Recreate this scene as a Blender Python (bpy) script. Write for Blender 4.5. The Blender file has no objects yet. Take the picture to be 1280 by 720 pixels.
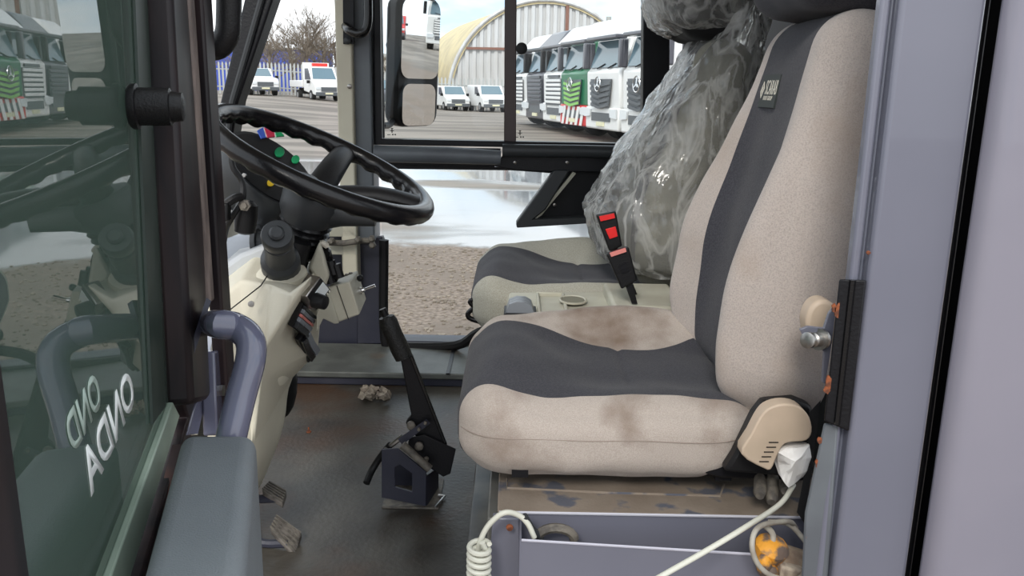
import bpy, bmesh, math, random
from mathutils import Vector, Matrix, noise
random.seed(7)
C = bpy.context.scene.collection
D = bpy.data
# ------------------------------------------------------------------ camera
F = 1051.0; H = 1.60; PITCH = math.atan(250/1051); S = .018
cp, sp = math.cos(PITCH), math.sin(PITCH)
c_ = math.sqrt(1-S*S)
FW = Vector((0, cp, -sp)); R0 = Vector((1, 0, 0)); U0 = Vector((0, sp, cp))
RT = R0*c_+U0*S; UP = U0*c_-R0*S
CAM = Vector((0, 0, H))
cd = D.cameras.new('camera'); cam = D.objects.new('camera', cd); C.objects.link(cam)
cd.sensor_width = 36; cd.lens = F/1280*36; cd.clip_start = .02; cd.clip_end = 500
M = Matrix((RT, UP, -FW)).transposed().to_4x4(); M.translation = CAM
cam.matrix_world = M
bpy.context.scene.camera = cam
# ------------------------------------------------------------------ sky, sun, exposure
vs = bpy.context.scene.view_settings
vs.view_transform = 'Standard'; vs.look = 'None'; vs.gamma = 1; vs.exposure = 0.78
w = D.worlds.new('sky'); bpy.context.scene.world = w; w.use_nodes = True
nt = w.node_tree; bg = nt.nodes['Background']; bg.inputs[1].default_value = 1.0
tc = nt.nodes.new('ShaderNodeTexCoord'); mp = nt.nodes.new('ShaderNodeMapping')
mp.inputs['Scale'].default_value = (1, 1, 3.2)
nz = nt.nodes.new('ShaderNodeTexNoise'); nz.inputs['Scale'].default_value = 2.6; nz.inputs['Detail'].default_value = 6
nz.inputs['Roughness'].default_value = .55
rp = nt.nodes.new('ShaderNodeValToRGB')
e = rp.color_ramp.elements
e[0].position = .36; e[0].color = (.50, .66, .82, 1)
e[1].position = .52; e[1].color = (.95, .97, 1.0, 1)
nt.links.new(tc.outputs['Generated'], mp.inputs[0]); nt.links.new(mp.outputs[0], nz.inputs[0])
nt.links.new(nz.outputs[0], rp.inputs[0]); nt.links.new(rp.outputs[0], bg.inputs[0])
sl = D.lights.new('sun', 'SUN'); so = D.objects.new('sun', sl); C.objects.link(so)
sl.energy = 1.1; sl.angle = math.radians(14); sl.color = (1, .95, .88)
so.rotation_euler = (math.radians(52), 0, math.radians(-14))   # high, soft, from behind the camera
so.location = (0, -5, 10)
# ------------------------------------------------------------------ helpers
def ray(px, py):
    return FW + RT*((px-640)/F) + UP*((360-py)/F)
def P(px, py, Y):
    r = ray(px, py); return CAM + r*(Y/r.y)
def PZ(px, py, z):
    r = ray(px, py); return CAM + r*((z-H)/r.z)
DO = Vector((-.424, .961, 0)); DDIR = Vector((.225, -.974, 0)).normalized(); DN = Vector((.974, .225, 0)).normalized()
def DP(px, py, off=0):                     # a point of the opened door's plane
    r = ray(px, py); o = DO+DN*off
    return CAM + r*((o-CAM).dot(DN)/r.dot(DN))

def mat(name, col, rough=.6, metal=0, col2=None, scale=20, lo=.4, hi=.6, bump=0, bscale=200, detail=4, spec=.5,
        coat=0, sheen=0, stretch=None, col3=None, scale3=3, lo3=.5, hi3=.7):
    m = D.materials.new(name); m.use_nodes = True; t = m.node_tree; b = t.nodes['Principled BSDF']
    b.inputs['Roughness'].default_value = rough; b.inputs['Metallic'].default_value = metal
    b.inputs['Specular IOR Level'].default_value = spec
    b.inputs['Coat Weight'].default_value = coat; b.inputs['Sheen Weight'].default_value = sheen
    b.inputs['Base Color'].default_value = (*col, 1)
    g = t.nodes.new('ShaderNodeTexCoord'); vec = g.outputs['Object']
    if stretch:
        mm = t.nodes.new('ShaderNodeMapping'); mm.inputs['Scale'].default_value = stretch
        t.links.new(vec, mm.inputs[0]); vec = mm.outputs[0]
    def ramp(sc, l, h, det):
        n = t.nodes.new('ShaderNodeTexNoise'); n.inputs['Scale'].default_value = sc; n.inputs['Detail'].default_value = det
        t.links.new(vec, n.inputs[0])
        r = t.nodes.new('ShaderNodeMapRange'); r.inputs[1].default_value = l; r.inputs[2].default_value = h
        t.links.new(n.outputs[0], r.inputs[0]); return r.outputs[0]
    cur = None
    if col2:
        mx = t.nodes.new('ShaderNodeMix'); mx.data_type = 'RGBA'
        mx.inputs[6].default_value = (*col, 1); mx.inputs[7].default_value = (*col2, 1)
        t.links.new(ramp(scale, lo, hi, detail), mx.inputs[0]); cur = mx.outputs[2]
    if col3:
        mx = t.nodes.new('ShaderNodeMix'); mx.data_type = 'RGBA'
        if cur: t.links.new(cur, mx.inputs[6])
        else: mx.inputs[6].default_value = (*col, 1)
        mx.inputs[7].default_value = (*col3, 1)
        t.links.new(ramp(scale3, lo3, hi3, 5), mx.inputs[0]); cur = mx.outputs[2]
    if cur: t.links.new(cur, b.inputs['Base Color'])
    if bump:
        n = t.nodes.new('ShaderNodeTexNoise'); n.inputs['Scale'].default_value = bscale; n.inputs['Detail'].default_value = 3
        t.links.new(vec, n.inputs[0])
        bp = t.nodes.new('ShaderNodeBump'); bp.inputs['Strength'].default_value = bump; bp.inputs['Distance'].default_value = .002
        t.links.new(n.outputs[0], bp.inputs['Height']); t.links.new(bp.outputs[0], b.inputs['Normal'])
    return m
def glassmat(name, tint, ior=1.5, rough=0, milky=0, bump=0, mcol=(.9, .9, .88)):
    m = D.materials.new(name); m.use_nodes = True; t = m.node_tree
    for n in list(t.nodes): t.nodes.remove(n)
    out = t.nodes.new('ShaderNodeOutputMaterial'); tr = t.nodes.new('ShaderNodeBsdfTransparent'); gl = t.nodes.new('ShaderNodeBsdfGlossy')
    fr = t.nodes.new('ShaderNodeFresnel'); mx = t.nodes.new('ShaderNodeMixShader')
    tr.inputs[0].default_value = (*tint, 1); gl.inputs['Roughness'].default_value = rough; fr.inputs[0].default_value = ior
    t.links.new(fr.outputs[0], mx.inputs[0]); t.links.new(tr.outputs[0], mx.inputs[1]); t.links.new(gl.outputs[0], mx.inputs[2])
    last = mx.outputs[0]
    if milky:
        df = t.nodes.new('ShaderNodeBsdfDiffuse'); df.inputs[0].default_value = (*mcol, 1)
        tl = t.nodes.new('ShaderNodeBsdfTranslucent'); tl.inputs[0].default_value = (*mcol, 1)
        ad = t.nodes.new('ShaderNodeMixShader'); ad.inputs[0].default_value = .5
        t.links.new(df.outputs[0], ad.inputs[1]); t.links.new(tl.outputs[0], ad.inputs[2])
        m2 = t.nodes.new('ShaderNodeMixShader'); m2.inputs[0].default_value = milky
        t.links.new(last, m2.inputs[1]); t.links.new(ad.outputs[0], m2.inputs[2]); last = m2.outputs[0]
    if bump:
        g = t.nodes.new('ShaderNodeTexCoord'); n = t.nodes.new('ShaderNodeTexNoise'); n.inputs['Scale'].default_value = 9; n.inputs['Detail'].default_value = 7
        n.inputs['Distortion'].default_value = 2.2; n.noise_type = 'RIDGED_MULTIFRACTAL'
        mm = t.nodes.new('ShaderNodeMapping'); mm.inputs['Scale'].default_value = (1.3, 1.3, .45); mm.inputs['Rotation'].default_value = (.2, -.5, 0)
        t.links.new(g.outputs['Object'], mm.inputs[0]); t.links.new(mm.outputs[0], n.inputs[0])
        bp = t.nodes.new('ShaderNodeBump'); bp.inputs['Strength'].default_value = bump; bp.inputs['Distance'].default_value = .012
        t.links.new(n.outputs[0], bp.inputs['Height'])
        t.links.new(bp.outputs[0], gl.inputs['Normal']); t.links.new(bp.outputs[0], fr.inputs['Normal'])
    if bump:
        n2 = t.nodes.new('ShaderNodeTexNoise'); n2.inputs['Scale'].default_value = 11; n2.inputs['Detail'].default_value = 4; n2.inputs['Distortion'].default_value = .8
        t.links.new(mm.outputs[0], n2.inputs[0])
        s1 = t.nodes.new('ShaderNodeMath'); s1.operation = 'SUBTRACT'; s1.inputs[1].default_value = .5; t.links.new(n2.outputs[0], s1.inputs[0])
        s2 = t.nodes.new('ShaderNodeMath'); s2.operation = 'ABSOLUTE'; t.links.new(s1.outputs[0], s2.inputs[0]); n = s2
        r3 = t.nodes.new('ShaderNodeMapRange'); r3.inputs[1].default_value = .0; r3.inputs[2].default_value = .075; r3.inputs[3].default_value = .62; r3.inputs[4].default_value = milky
        t.links.new(n.outputs[0], r3.inputs[0]); t.links.new(r3.outputs[0], m2.inputs[0])
    t.links.new(last, out.inputs[0]); return m

WL = {}                                     # world locations of parents
def tag(o, label=None, cat=None, group=None, kind=None):
    if label: o['label'] = label
    if cat: o['category'] = cat
    if group: o['group'] = group
    if kind: o['kind'] = kind
    return o
def thing(name, loc, label, cat, group=None):
    o = D.objects.new(name, None); C.objects.link(o); o.location = loc; o.empty_display_size = .05
    WL[o] = Vector(loc); return tag(o, label, cat, group)
def obj(name, bm, m, parent=None, label=None, smooth=True, bevel=0, seg=2, kind=None, sub=0, auto=40):
    bmesh.ops.recalc_face_normals(bm, faces=bm.faces)
    n = len(bm.verts)
    lo = Vector([min(v.co[i] for v in bm.verts) for i in range(3)]); hi = Vector([max(v.co[i] for v in bm.verts) for i in range(3)])
    c = (lo+hi)/2; bmesh.ops.translate(bm, verts=bm.verts, vec=-c)
    if smooth:
        for f in bm.faces: f.smooth = True
        for ed in bm.edges:
            if len(ed.link_faces) == 2 and ed.calc_face_angle(0) > math.radians(auto): ed.smooth = False
    me = D.meshes.new(name); bm.to_mesh(me); bm.free()
    for x in (m if isinstance(m, list) else [m]): me.materials.append(x)
    o = D.objects.new(name, me); C.objects.link(o)
    if parent: o.parent = parent; o.location = c-WL[parent]
    else: o.location = c
    WL[o] = c
    if bevel:
        b = o.modifiers.new('bevel', 'BEVEL'); b.width = bevel; b.segments = seg; b.limit_method = 'ANGLE'; b.angle_limit = math.radians(35)
        b.harden_normals = False
    if sub:
        s = o.modifiers.new('sub', 'SUBSURF'); s.levels = sub; s.render_levels = sub
    if label: o['label'] = label
    if kind: o['kind'] = kind
    return o
def struct(name, bm, m, label=None, **k):
    return obj(name, bm, m, None, label, kind='structure', **k)
def nb(): return bmesh.new()
def box(bm, lo, hi, rot=None, about=None):
    r = bmesh.ops.create_cube(bm, size=1); lo = Vector(lo); hi = Vector(hi); c = (lo+hi)/2; s = hi-lo
    for v in r['verts']:
        v.co = Vector((v.co.x*s.x, v.co.y*s.y, v.co.z*s.z))
        if rot: v.co = rot @ v.co
        v.co += c
    return r['verts']
def prism(bm, pts, ext):                    # polygon pts (world) extruded by ext
    ext = Vector(ext)
    a = [bm.verts.new(p) for p in pts]; b = [bm.verts.new(Vector(p)+ext) for p in pts]; n = len(pts)
    bm.faces.new(a); bm.faces.new(b[::-1])
    for i in range(n): bm.faces.new((a[i], a[(i+1) % n], b[(i+1) % n], b[i]))
def loft2(bm, A, B):
    a = [bm.verts.new(p) for p in A]; b = [bm.verts.new(p) for p in B]; n = len(A)
    bm.faces.new(a); bm.faces.new(b[::-1])
    for i in range(n): bm.faces.new((a[i], a[(i+1) % n], b[(i+1) % n], b[i]))
def smoothpath(pts, n=8):
    pts = [Vector(p) for p in pts]
    if len(pts) < 3: return pts
    out = []
    q = [pts[0]*2-pts[1]]+pts+[pts[-1]*2-pts[-2]]
    for i in range(1, len(q)-2):
        for k in range(n):
            t = k/n; a, b, c, d = q[i-1], q[i], q[i+1], q[i+2]
            out.append(.5*((2*b)+(c-a)*t+(2*a-5*b+4*c-d)*t*t+(3*b-a-3*c+d)*t*t*t))
    out.append(pts[-1]); return out
def tube(bm, pts, r, seg=10, closed=False, rf=None, caps=True):
    pts = [Vector(p) for p in pts]; n = len(pts); rings = []
    up = Vector((.13, .31, .94)); prev = None
    for i, p in enumerate(pts):
        if closed: t = pts[(i+1) % n]-pts[i-1]
        else: t = pts[min(i+1, n-1)]-pts[max(i-1, 0)]
        t.normalize()
        u = (prev - t*prev.dot(t)) if prev else t.cross(up)
        if u.length < 1e-5: u = t.orthogonal()
        u.normalize(); prev = u; v = t.cross(u)
        ring = []
        for k in range(seg):
            a = 2*math.pi*k/seg; rr = rf(i, a) if rf else (r[i] if isinstance(r, (list, tuple)) else r)
            ring.append(bm.verts.new(p+u*math.cos(a)*rr+v*math.sin(a)*rr))
        rings.append(ring)
    m = n if closed else n-1
    for i in range(m):
        a, b = rings[i], rings[(i+1) % n]
        for k in range(seg): bm.faces.new((a[k], a[(k+1) % seg], b[(k+1) % seg], b[k]))
    if not closed and caps: bm.faces.new(rings[0][::-1]); bm.faces.new(rings[-1])
def cyl(bm, a, b, r, seg=20): tube(bm, [a, b], r, seg)
def lathe(bm, a, axis, prof, seg=24):       # prof: (distance along axis, radius)
    a = Vector(a); axis = Vector(axis).normalized()
    tube(bm, [a+axis*d for d, r in prof], [r for d, r in prof], seg)
def sph(bm, c, r, sc=(1, 1, 1), n=12):
    q = bmesh.ops.create_uvsphere(bm, u_segments=n, v_segments=max(6, n//2), radius=r)
    for v in q['verts']: v.co = Vector((v.co.x*sc[0], v.co.y*sc[1], v.co.z*sc[2]))+Vector(c)
def ss(x, a, b):
    t = max(0, min(1, (x-a)/(b-a))); return t*t*(3-2*t)
def ppoly(bm, pix, Y, th):                  # outline at depth Y, thickness th further in
    prism(bm, [P(x, y, Y) for x, y in pix], (0, th, 0))
def one(f, *a, **k):
    b = nb(); f(b, *a, **k); return b

# ------------------------------------------------------------------ materials
m_yard = None
m_black = mat('black_plastic', (.010, .010, .011), .42, spec=.28, bump=.3, bscale=400)
m_rubber = mat('black_rubber', (.009, .009, .010), .6, spec=.25)
m_gloss = mat('gloss_black', (.006, .006, .007), .24, spec=.42, bump=.15, bscale=300)
m_bsteel = mat('black_steel', (.007, .007, .009), .42, spec=.28, bump=.3)
m_dgrey = mat('dark_grey_plastic', (.035, .038, .041), .42, spec=.35, bump=.2, bscale=500)
m_mgrey = mat('grey_painted', (.13, .145, .16), .4, col2=(.10, .11, .125), scale=6)
m_beige = mat('beige_moulding', (.68, .64, .51), .5, col2=(.60, .56, .45), scale=5, bump=.25, bscale=500)
m_beige2 = mat('beige_grey_moulding', (.52, .51, .42), .55, col2=(.44, .42, .34), scale=9, bump=.3, bscale=500)
m_tan = mat('tan_plastic', (.58, .46, .35), .5, col2=(.5, .4, .3), scale=12)
m_lilac = mat('lilac_grey_paint', (.158, .162, .205), .32, col2=(.142, .147, .188), scale=2.5, bump=.05, bscale=60, coat=.3)
m_lilac2 = mat('lilac_body_paint', (.235, .225, .27), .3, col2=(.20, .195, .24), scale=2, coat=.3)
m_navy = mat('navy_grey_paint', (.022, .024, .042), .45, col2=(.032, .033, .05), scale=7, bump=.2, bscale=120)
m_tubep = mat('slate_blue_gloss_paint', (.15, .155, .225), .18, coat=.6, col2=(.125, .13, .19), scale=5, bump=.08, bscale=80)
m_rust = mat('rust', (.32, .09, .03), .85, col2=(.12, .04, .02), scale=90, bump=.6, bscale=150)
m_brown = mat('dirty_brown_rail', (.23, .185, .165), .5, col2=(.10, .08, .075), scale=8, stretch=(6, 6, 1), bump=.3, bscale=200)
m_door_dark = mat('dark_maroon_frame', (.028, .018, .019), .4, spec=.3, col2=(.012, .010, .012), scale=5, stretch=(5, 5, .6))
m_boxgrey = mat('slate_grey_vinyl', (.21, .235, .25), .5, col2=(.18, .20, .215), scale=4, bump=.5, bscale=600)
m_fab = mat('beige_fabric', (.40, .345, .305), .95, col2=(.50, .445, .40), scale=600, lo=.35, hi=.65, bump=.6, bscale=800, spec=.1, sheen=.2,
            col3=(.19, .135, .10), scale3=7.5, lo3=.48, hi3=.74)
m_fab2 = mat('grey_beige_fabric', (.34, .33, .28), .95, col2=(.44, .43, .37), scale=420, bump=.6, bscale=700, spec=.1, sheen=.2)
m_fabp = mat('plain_beige_fabric', (.50, .44, .40), .95, col2=(.34, .30, .28), scale=420, lo=.42, hi=.8, col3=(.40, .32, .26), scale3=5, lo3=.5, hi3=.75, bump=.6, bscale=700, spec=.1, sheen=.3)
m_dark = mat('charcoal_fabric', (.042, .042, .052), .9, col2=(.06, .06, .07), scale=300, bump=.4, bscale=700, spec=.15, sheen=.1)
m_seam = mat('seam_thread', (.30, .25, .215), .9)
m_floor = mat('wet_rubber_floor', (.040, .034, .028), .40, spec=.35, col2=(.090, .082, .068), scale=4.5, lo=.4, hi=.62, bump=.6, bscale=90,
              col3=(.075, .042, .024), scale3=3.2, lo3=.48, hi3=.62)
m_ledge = mat('worn_grey_ledge', (.13, .14, .13), .5, col2=(.08, .085, .08), scale=9, bump=.3, bscale=120, col3=(.12, .08, .05), scale3=6, lo3=.6, hi3=.75)
m_plate = mat('muddy_base_plate', (.20, .16, .125), .75, col2=(.28, .235, .19), scale=7, lo=.35, hi=.65, bump=.5, bscale=150,
              col3=(.10, .105, .13), scale3=14, lo3=.56, hi3=.62)
m_metal = mat('worn_metal', (.45, .44, .42), .35, metal=1, col2=(.3, .28, .26), scale=40)
m_dull = mat('dull_dirty_metal', (.11, .10, .09), .6, metal=.3, col2=(.2, .18, .15), scale=50, bump=.4)
m_cable = mat('off_white_cable', (.62, .62, .54), .5)
m_cable2 = mat('dirty_grey_cable', (.28, .25, .21), .6, col2=(.4, .38, .33), scale=30)
m_white = mat('white_paper', (.85, .84, .82), .8, bump=.2, bscale=60)
m_yel = mat('worn_orange_yellow_paint', (.75, .33, .03), .6, col2=(.14, .10, .08), scale=35, lo=.45, hi=.55, bump=.5)
m_red = mat('red_button', (.8, .02, .02), .35)
m_pink = mat('pink_red', (.75, .25, .22), .4)
m_blue = mat('blue_lens', (.05, .12, .55), .3); m_green = mat('green_lens', (.01, .32, .12), .3)
m_rlens = mat('red_lens', (.55, .03, .08), .3); m_ylens = mat('yellow_lens', (.8, .55, .03), .3)
m_lcd = mat('pale_display', (.75, .78, .78), .3); m_offw = mat('off_white_print', (.78, .74, .64), .7)
m_badge = mat('badge_cloth', (.025, .032, .03), .7)
m_chrome = mat('chrome', (.8, .8, .8), .12, metal=1)
m_mirror = mat('mirror_glass', (.86, .88, .88), .01, metal=1)
m_debris = mat('torn_foam', (.45, .38, .30), .9, col2=(.25, .2, .16), scale=60)
m_glass = glassmat('window_glass', (.97, .985, .98), 1.25)
m_dglass = glassmat('door_glass_green', (.45, .60, .53), 3.4, milky=.08, mcol=(.60, .74, .67))
m_film = glassmat('clear_plastic_film', (.97, .97, .95), 1.6, .12, milky=.20, bump=1.0)
m_letter = mat('white_reflected_letter', (.85, .88, .86), .5)
m_letter2 = mat('pale_green_reflected_letter', (.42, .52, .46), .5)
# outside
m_tarmac = None
m_twhite = mat('white_truck_paint', (.84, .84, .83), .3, coat=.3); m_tgreen = mat('green_truck_paint', (.01, .17, .07), .3, coat=.3)
m_tdark = mat('dark_truck_paint', (.07, .07, .085), .3, coat=.3); m_tglass = mat('truck_glass', (.12, .19, .23), .1, spec=.8)
m_grille = mat('grille_grey', (.10, .11, .12), .4); m_tred = mat('red_truck_paint', (.65, .02, .02), .35)
m_tyre = mat('tyre', (.02, .02, .02), .8); m_lgreen = mat('lime_green_slat', (.25, .55, .12), .4)
m_lamp = mat('headlamp', (.75, .78, .8), .15); m_plt = mat('plate_pale', (.75, .72, .5), .5); m_hub = mat('wheel_hub', (.45, .45, .46), .4, metal=.5)
m_cor = mat('pale_corrugated_sheet', (.60, .61, .62), .5, col2=(.5, .49, .48), scale=1.5, stretch=(1, 1, .2))
m_roofy = mat('yellowed_roof_sheet', (.62, .52, .30), .7, col2=(.50, .42, .26), scale=.6)
m_steelr = mat('brown_steel', (.22, .10, .07), .7); m_roofr = mat('brown_roof', (.22, .15, .13), .8); m_redtrim = mat('red_trim', (.7, .04, .03), .5)
m_bluec = mat('blue_cladding', (.04, .08, .42), .5); m_pale = mat('palisade_steel', (.42, .43, .42), .5, metal=.3)
m_bark = mat('grey_bark', (.20, .165, .13), .9); m_bld = mat('pale_wall', (.5, .47, .42), .8)

# ------------------------------------------------------------------ yard ground
def gz(x, y):
    return .85*ss(-x, 3, 18)*ss(y, 26, 55)
bm = nb(); NX, NY = 60, 80
xs = [-90+180*i/NX for i in range(NX+1)]; ys = [-30+(i/NY)**1.3*170 for i in range(NY+1)]
g = [[bm.verts.new((x, y, gz(x, y))) for x in xs] for y in ys]
for j in range(NY):
    for i in range(NX): bm.faces.new((g[j][i], g[j][i+1], g[j+1][i+1], g[j+1][i]))
m = D.materials.new('wet_tarmac'); m.use_nodes = True; t = m.node_tree; b = t.nodes['Principled BSDF']
ge = t.nodes.new('ShaderNodeNewGeometry'); sx = t.nodes.new('ShaderNodeSeparateXYZ'); t.links.new(ge.outputs['Position'], sx.inputs[0])
def N(tp, **k):
    n = t.nodes.new(tp)
    for a, v in k.items(): setattr(n, a, v)
    return n
def noi(sc, det=5, strx=None):
    n = N('ShaderNodeTexNoise'); n.inputs['Scale'].default_value = sc; n.inputs['Detail'].default_value = det
    if strx:
        q = N('ShaderNodeMapping'); q.inputs['Scale'].default_value = strx; t.links.new(ge.outputs['Position'], q.inputs[0]); t.links.new(q.outputs[0], n.inputs[0])
    else: t.links.new(ge.outputs['Position'], n.inputs[0])
    return n.outputs[0]
def mr(s, a, b_, c=0, d=1):
    n = N('ShaderNodeMapRange'); n.inputs[1].default_value = a; n.inputs[2].default_value = b_; n.inputs[3].default_value = c; n.inputs[4].default_value = d
    n.interpolation_type = 'SMOOTHSTEP'; t.links.new(s, n.inputs[0]); return n.outputs[0]
def ma(op, a, b_):
    n = N('ShaderNodeMath', operation=op)
    for i, v in enumerate((a, b_)):
        if isinstance(v, (int, float)): n.inputs[i].default_value = v
        else: t.links.new(v, n.inputs[i])
    return n.outputs[0]
def mixc(f, a, b_):
    n = N('ShaderNodeMix', data_type='RGBA'); t.links.new(f, n.inputs[0])
    for i, v in ((6, a), (7, b_)):
        if isinstance(v, tuple): n.inputs[i].default_value = (*v, 1)
        else: t.links.new(v, n.inputs[i])
    return n.outputs[2]
yw = ma('ADD', sx.outputs[1], ma('MULTIPLY', ma('SUBTRACT', noi(.35, 4), .5), 3.0))     # wavy distance
yw = ma('ADD', yw, ma('MULTIPLY', ma('SUBTRACT', noi(6, 4), .5), .5))
wet = ma('MULTIPLY', mr(yw, 8.2, 8.6), mr(yw, 17.5, 19.5, 1, 0))
pud = ma('MULTIPLY', ma('MULTIPLY', wet, mr(sx.outputs[0], 7, 10, 1, 0)), mr(noi(.30, 4, (.45, 1, 1)), .38, .50))
grav = mixc(mr(noi(26, 6), .3, .7), (.11, .078, .056), (.27, .21, .165))
grav = mixc(mr(noi(1.3, 4), .45, .62), grav, (.17, .13, .10))
tar = mixc(mr(noi(.5, 6, (.3, 1.5, 1)), .38, .64), (.14, .12, .10), (.27, .235, .20))
far = mr(yw, 8.0, 9.0)
base = mixc(far, grav, tar)
base = mixc(pud, base, (.30, .31, .32))
t.links.new(base, b.inputs['Base Color']); t.links.new(mr(pud, 0, 1, .75, .05), b.inputs['Roughness'])
bp = N('ShaderNodeBump'); bp.inputs['Distance'].default_value = .02; t.links.new(noi(18, 5), bp.inputs['Height'])
t.links.new(mr(pud, 0, 1, .7, .0), bp.inputs['Strength']); t.links.new(bp.outputs[0], b.inputs['Normal'])
struct('ground', bm, m, 'yard of brown gravel, wet puddled concrete and grey tarmac')
bm = nb()
for i in range(2600):                        # loose stones on the near yard
    y = random.uniform(4.2, 8.4); x = random.uniform(-2.0, 1.2)*y/5; r = random.uniform(.008, .022)
    q = bmesh.ops.create_icosphere(bm, subdivisions=0 if False else 1, radius=r, matrix=Matrix.Translation((x, y, r*.2)) @ Matrix.Rotation(random.random()*6, 4, 'Z') @ Matrix.Diagonal((1, random.uniform(.6, 1), .6, 1)))
o = obj('gravel', bm, mat('pale_stone', (.27, .225, .18), .9, col2=(.16, .13, .10), scale=3), kind='stuff', smooth=False)
tag(o, 'loose pale stones scattered over the brown yard beyond the far side window', 'gravel')

# ------------------------------------------------------------------ vehicles outside
def xprism(bm, prof, x0, x1):               # side profile (y, z) extruded over x
    prism(bm, [Vector((x0, y, z)) for y, z in prof], (x1-x0, 0, 0))
def place(t_, loc, rz, s=1):
    t_.location = loc; t_.rotation_euler = (0, 0, rz); t_.scale = (s, s, s)
def truck(label, paint, brand, lower=None, roofc=None, extra=False):
    T = thing('truck', (0, 0, 0), label, 'truck', 'parked truck cabs in a row')
    lower = lower or paint; roofc = roofc or paint
    w = 1.24
    b_ = nb(); xprism(b_, [(.05, 1.0), (0, 2.02), (.10, 2.08), (.34, 2.95), (2.2, 2.95), (2.2, 1.0)], -w, w); obj('cab', b_, paint, T, bevel=.06)
    b_ = nb(); xprism(b_, [(.02, .38), (0, 1.02), (2.2, 1.02), (2.2, .75), (1.75, .75), (1.6, 1.0), (.9, 1.0), (.75, .6), (.75, .38)], -w, w); obj('bumper', b_, lower, T, bevel=.05)
    b_ = nb(); loft2(b_, [Vector((x, y, z)) for x, y, z in ((-w+.03, .32, 2.92), (w-.03, .32, 2.92), (w-.03, 2.2, 2.92), (-w+.03, 2.2, 2.92))],
                     [Vector((x, y, z)) for x, y, z in ((-.95, .95, 3.62), (.95, .95, 3.62), (1.0, 2.2, 3.78), (-1.0, 2.2, 3.78))]); obj('roof_fairing', b_, roofc, T, bevel=.12)
    b_ = nb(); prism(b_, [Vector(p) for p in ((-1.08, .09, 2.12), (1.08, .09, 2.12), (1.02, .30, 2.86), (-1.02, .30, 2.86))], (0, -.03, .012)); obj('windscreen', b_, m_tglass, T)
    b_ = nb(); box(b_, (-1.12, -.10, 2.88), (1.12, .25, 2.99)); obj('sun_visor', b_, m_tdark if paint is not m_tdark else m_grille, T, bevel=.03)
    for sx_ in (-.5, .3):
        b_ = nb(); tube(b_, [(sx_, .04, 2.10), (sx_+.5, .07, 2.22)], .02, 5); obj('wiper', b_, m_black, T)
    b_ = nb()
    if brand == 'star':
        prism(b_, [Vector(p) for p in ((-.78, -.02, 1.80), (.78, -.02, 1.80), (.62, -.02, 1.02), (-.62, -.02, 1.02))], (0, -.03, 0)); gr = obj('grille', b_, m_grille, T)
        for k in range(5):
            z = 1.68-k*.15; hw = .76-k*.03; b_ = nb()
            prism(b_, [Vector(p) for p in ((-hw, -.05, z+.05), (0, -.07, z-.03), (hw, -.05, z+.05), (hw, -.05, z-.03), (0, -.07, z-.11), (-hw, -.05, z-.03))], (0, -.03, 0))
            obj('slat', b_, m_lgreen if paint is m_tgreen else m_grille, gr)
        b_ = nb()
        for k in range(3):
            a = math.pi/2+k*2*math.pi/3; d = Vector((math.cos(a), 0, math.sin(a))); s_ = Vector((-d.z, 0, d.x))
            c0 = Vector((0, -.13, 1.66)); prism(b_, [c0-s_*.035, c0+d*.2, c0+s_*.035], (0, -.02, 0))
        tube(b_, [Vector((.2*math.cos(a*math.pi/10), -.14, 1.66+.2*math.sin(a*math.pi/10))) for a in range(20)], .018, 5, closed=True)
        obj('emblem', b_, m_chrome, T)
    else:
        box(b_, (-.8, -.03, .95), (.8, 0, 1.85)); gr = obj('grille', b_, m_grille, T)
        for k in range(6):
            b_ = nb(); box(b_, (-.78, -.07, 1.74-k*.145), (.78, -.02, 1.83-k*.145)); obj('slat', b_, paint, gr, bevel=.01)
        b_ = nb(); box(b_, (-.6, -.05, 1.88), (.6, 0, 1.97)); obj('nameplate', b_, m_grille, T)
    for s_ in (-1, 1):
        b_ = nb(); prism(b_, [Vector(p) for p in ((s_*.72, -.01, .95), (s_*1.2, -.01, .98), (s_*1.2, -.01, .72), (s_*.78, -.01, .75))], (0, -.04, 0)); obj('headlamp', b_, m_lamp, T)
        b_ = nb(); box(b_, (s_*w-.02, .45, 2.05), (s_*w+.02, 1.3, 2.8)); obj('side_window', b_, m_tdark, T, bevel=.02)
        b_ = nb(); box(b_, (s_*1.42-.1, -.05, 2.1), (s_*1.42+.1, .12, 2.85)); obj('mirror', b_, m_black if brand != 'star' else m_tdark, T, bevel=.04)
        b_ = nb(); cyl(b_, (s_*.85, 1.28, .52), (s_*1.22, 1.28, .52), .52, 20); wh = obj('wheel', b_, m_tyre, T)
        b_ = nb(); cyl(b_, (s_*1.2, 1.28, .52), (s_*1.25, 1.28, .52), .28, 14); obj('hub', b_, m_hub, wh)
    b_ = nb(); box(b_, (-.27, -.03, .48), (.27, .01, .6)); obj('number_plate', b_, m_plt, T)
    b_ = nb(); box(b_, (-.7, -.015, .62), (.7, .02, .86)); obj('intake', b_, m_grille, T)
    b_ = nb(); box(b_, (-.45, 2.15, .5), (.45, 5.2, .85)); box(b_, (-1.1, 2.6, .8), (1.1, 5.2, .95)); obj('chassis', b_, m_tyre, T)
    if extra:                                # red and white stripes on the green truck
        for k in range(5):
            x = -1.0+k*.42; b_ = nb(); prism(b_, [Vector(p) for p in ((x, -.005, .40), (x+.2, -.005, .40), (x+.42, -.005, .98), (x+.2, -.005, .98))], (0, -.02, 0)); obj('stripe', b_, m_twhite, T)
    return T
row = Vector((-.28, .96, 0)); th = -math.radians(73.7)
T5 = truck('white truck cab with star badge and slatted grey grille, right of the green truck', m_twhite, 'star'); place(T5, (2.62, 26.3, 0), th, 1.06)
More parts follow.
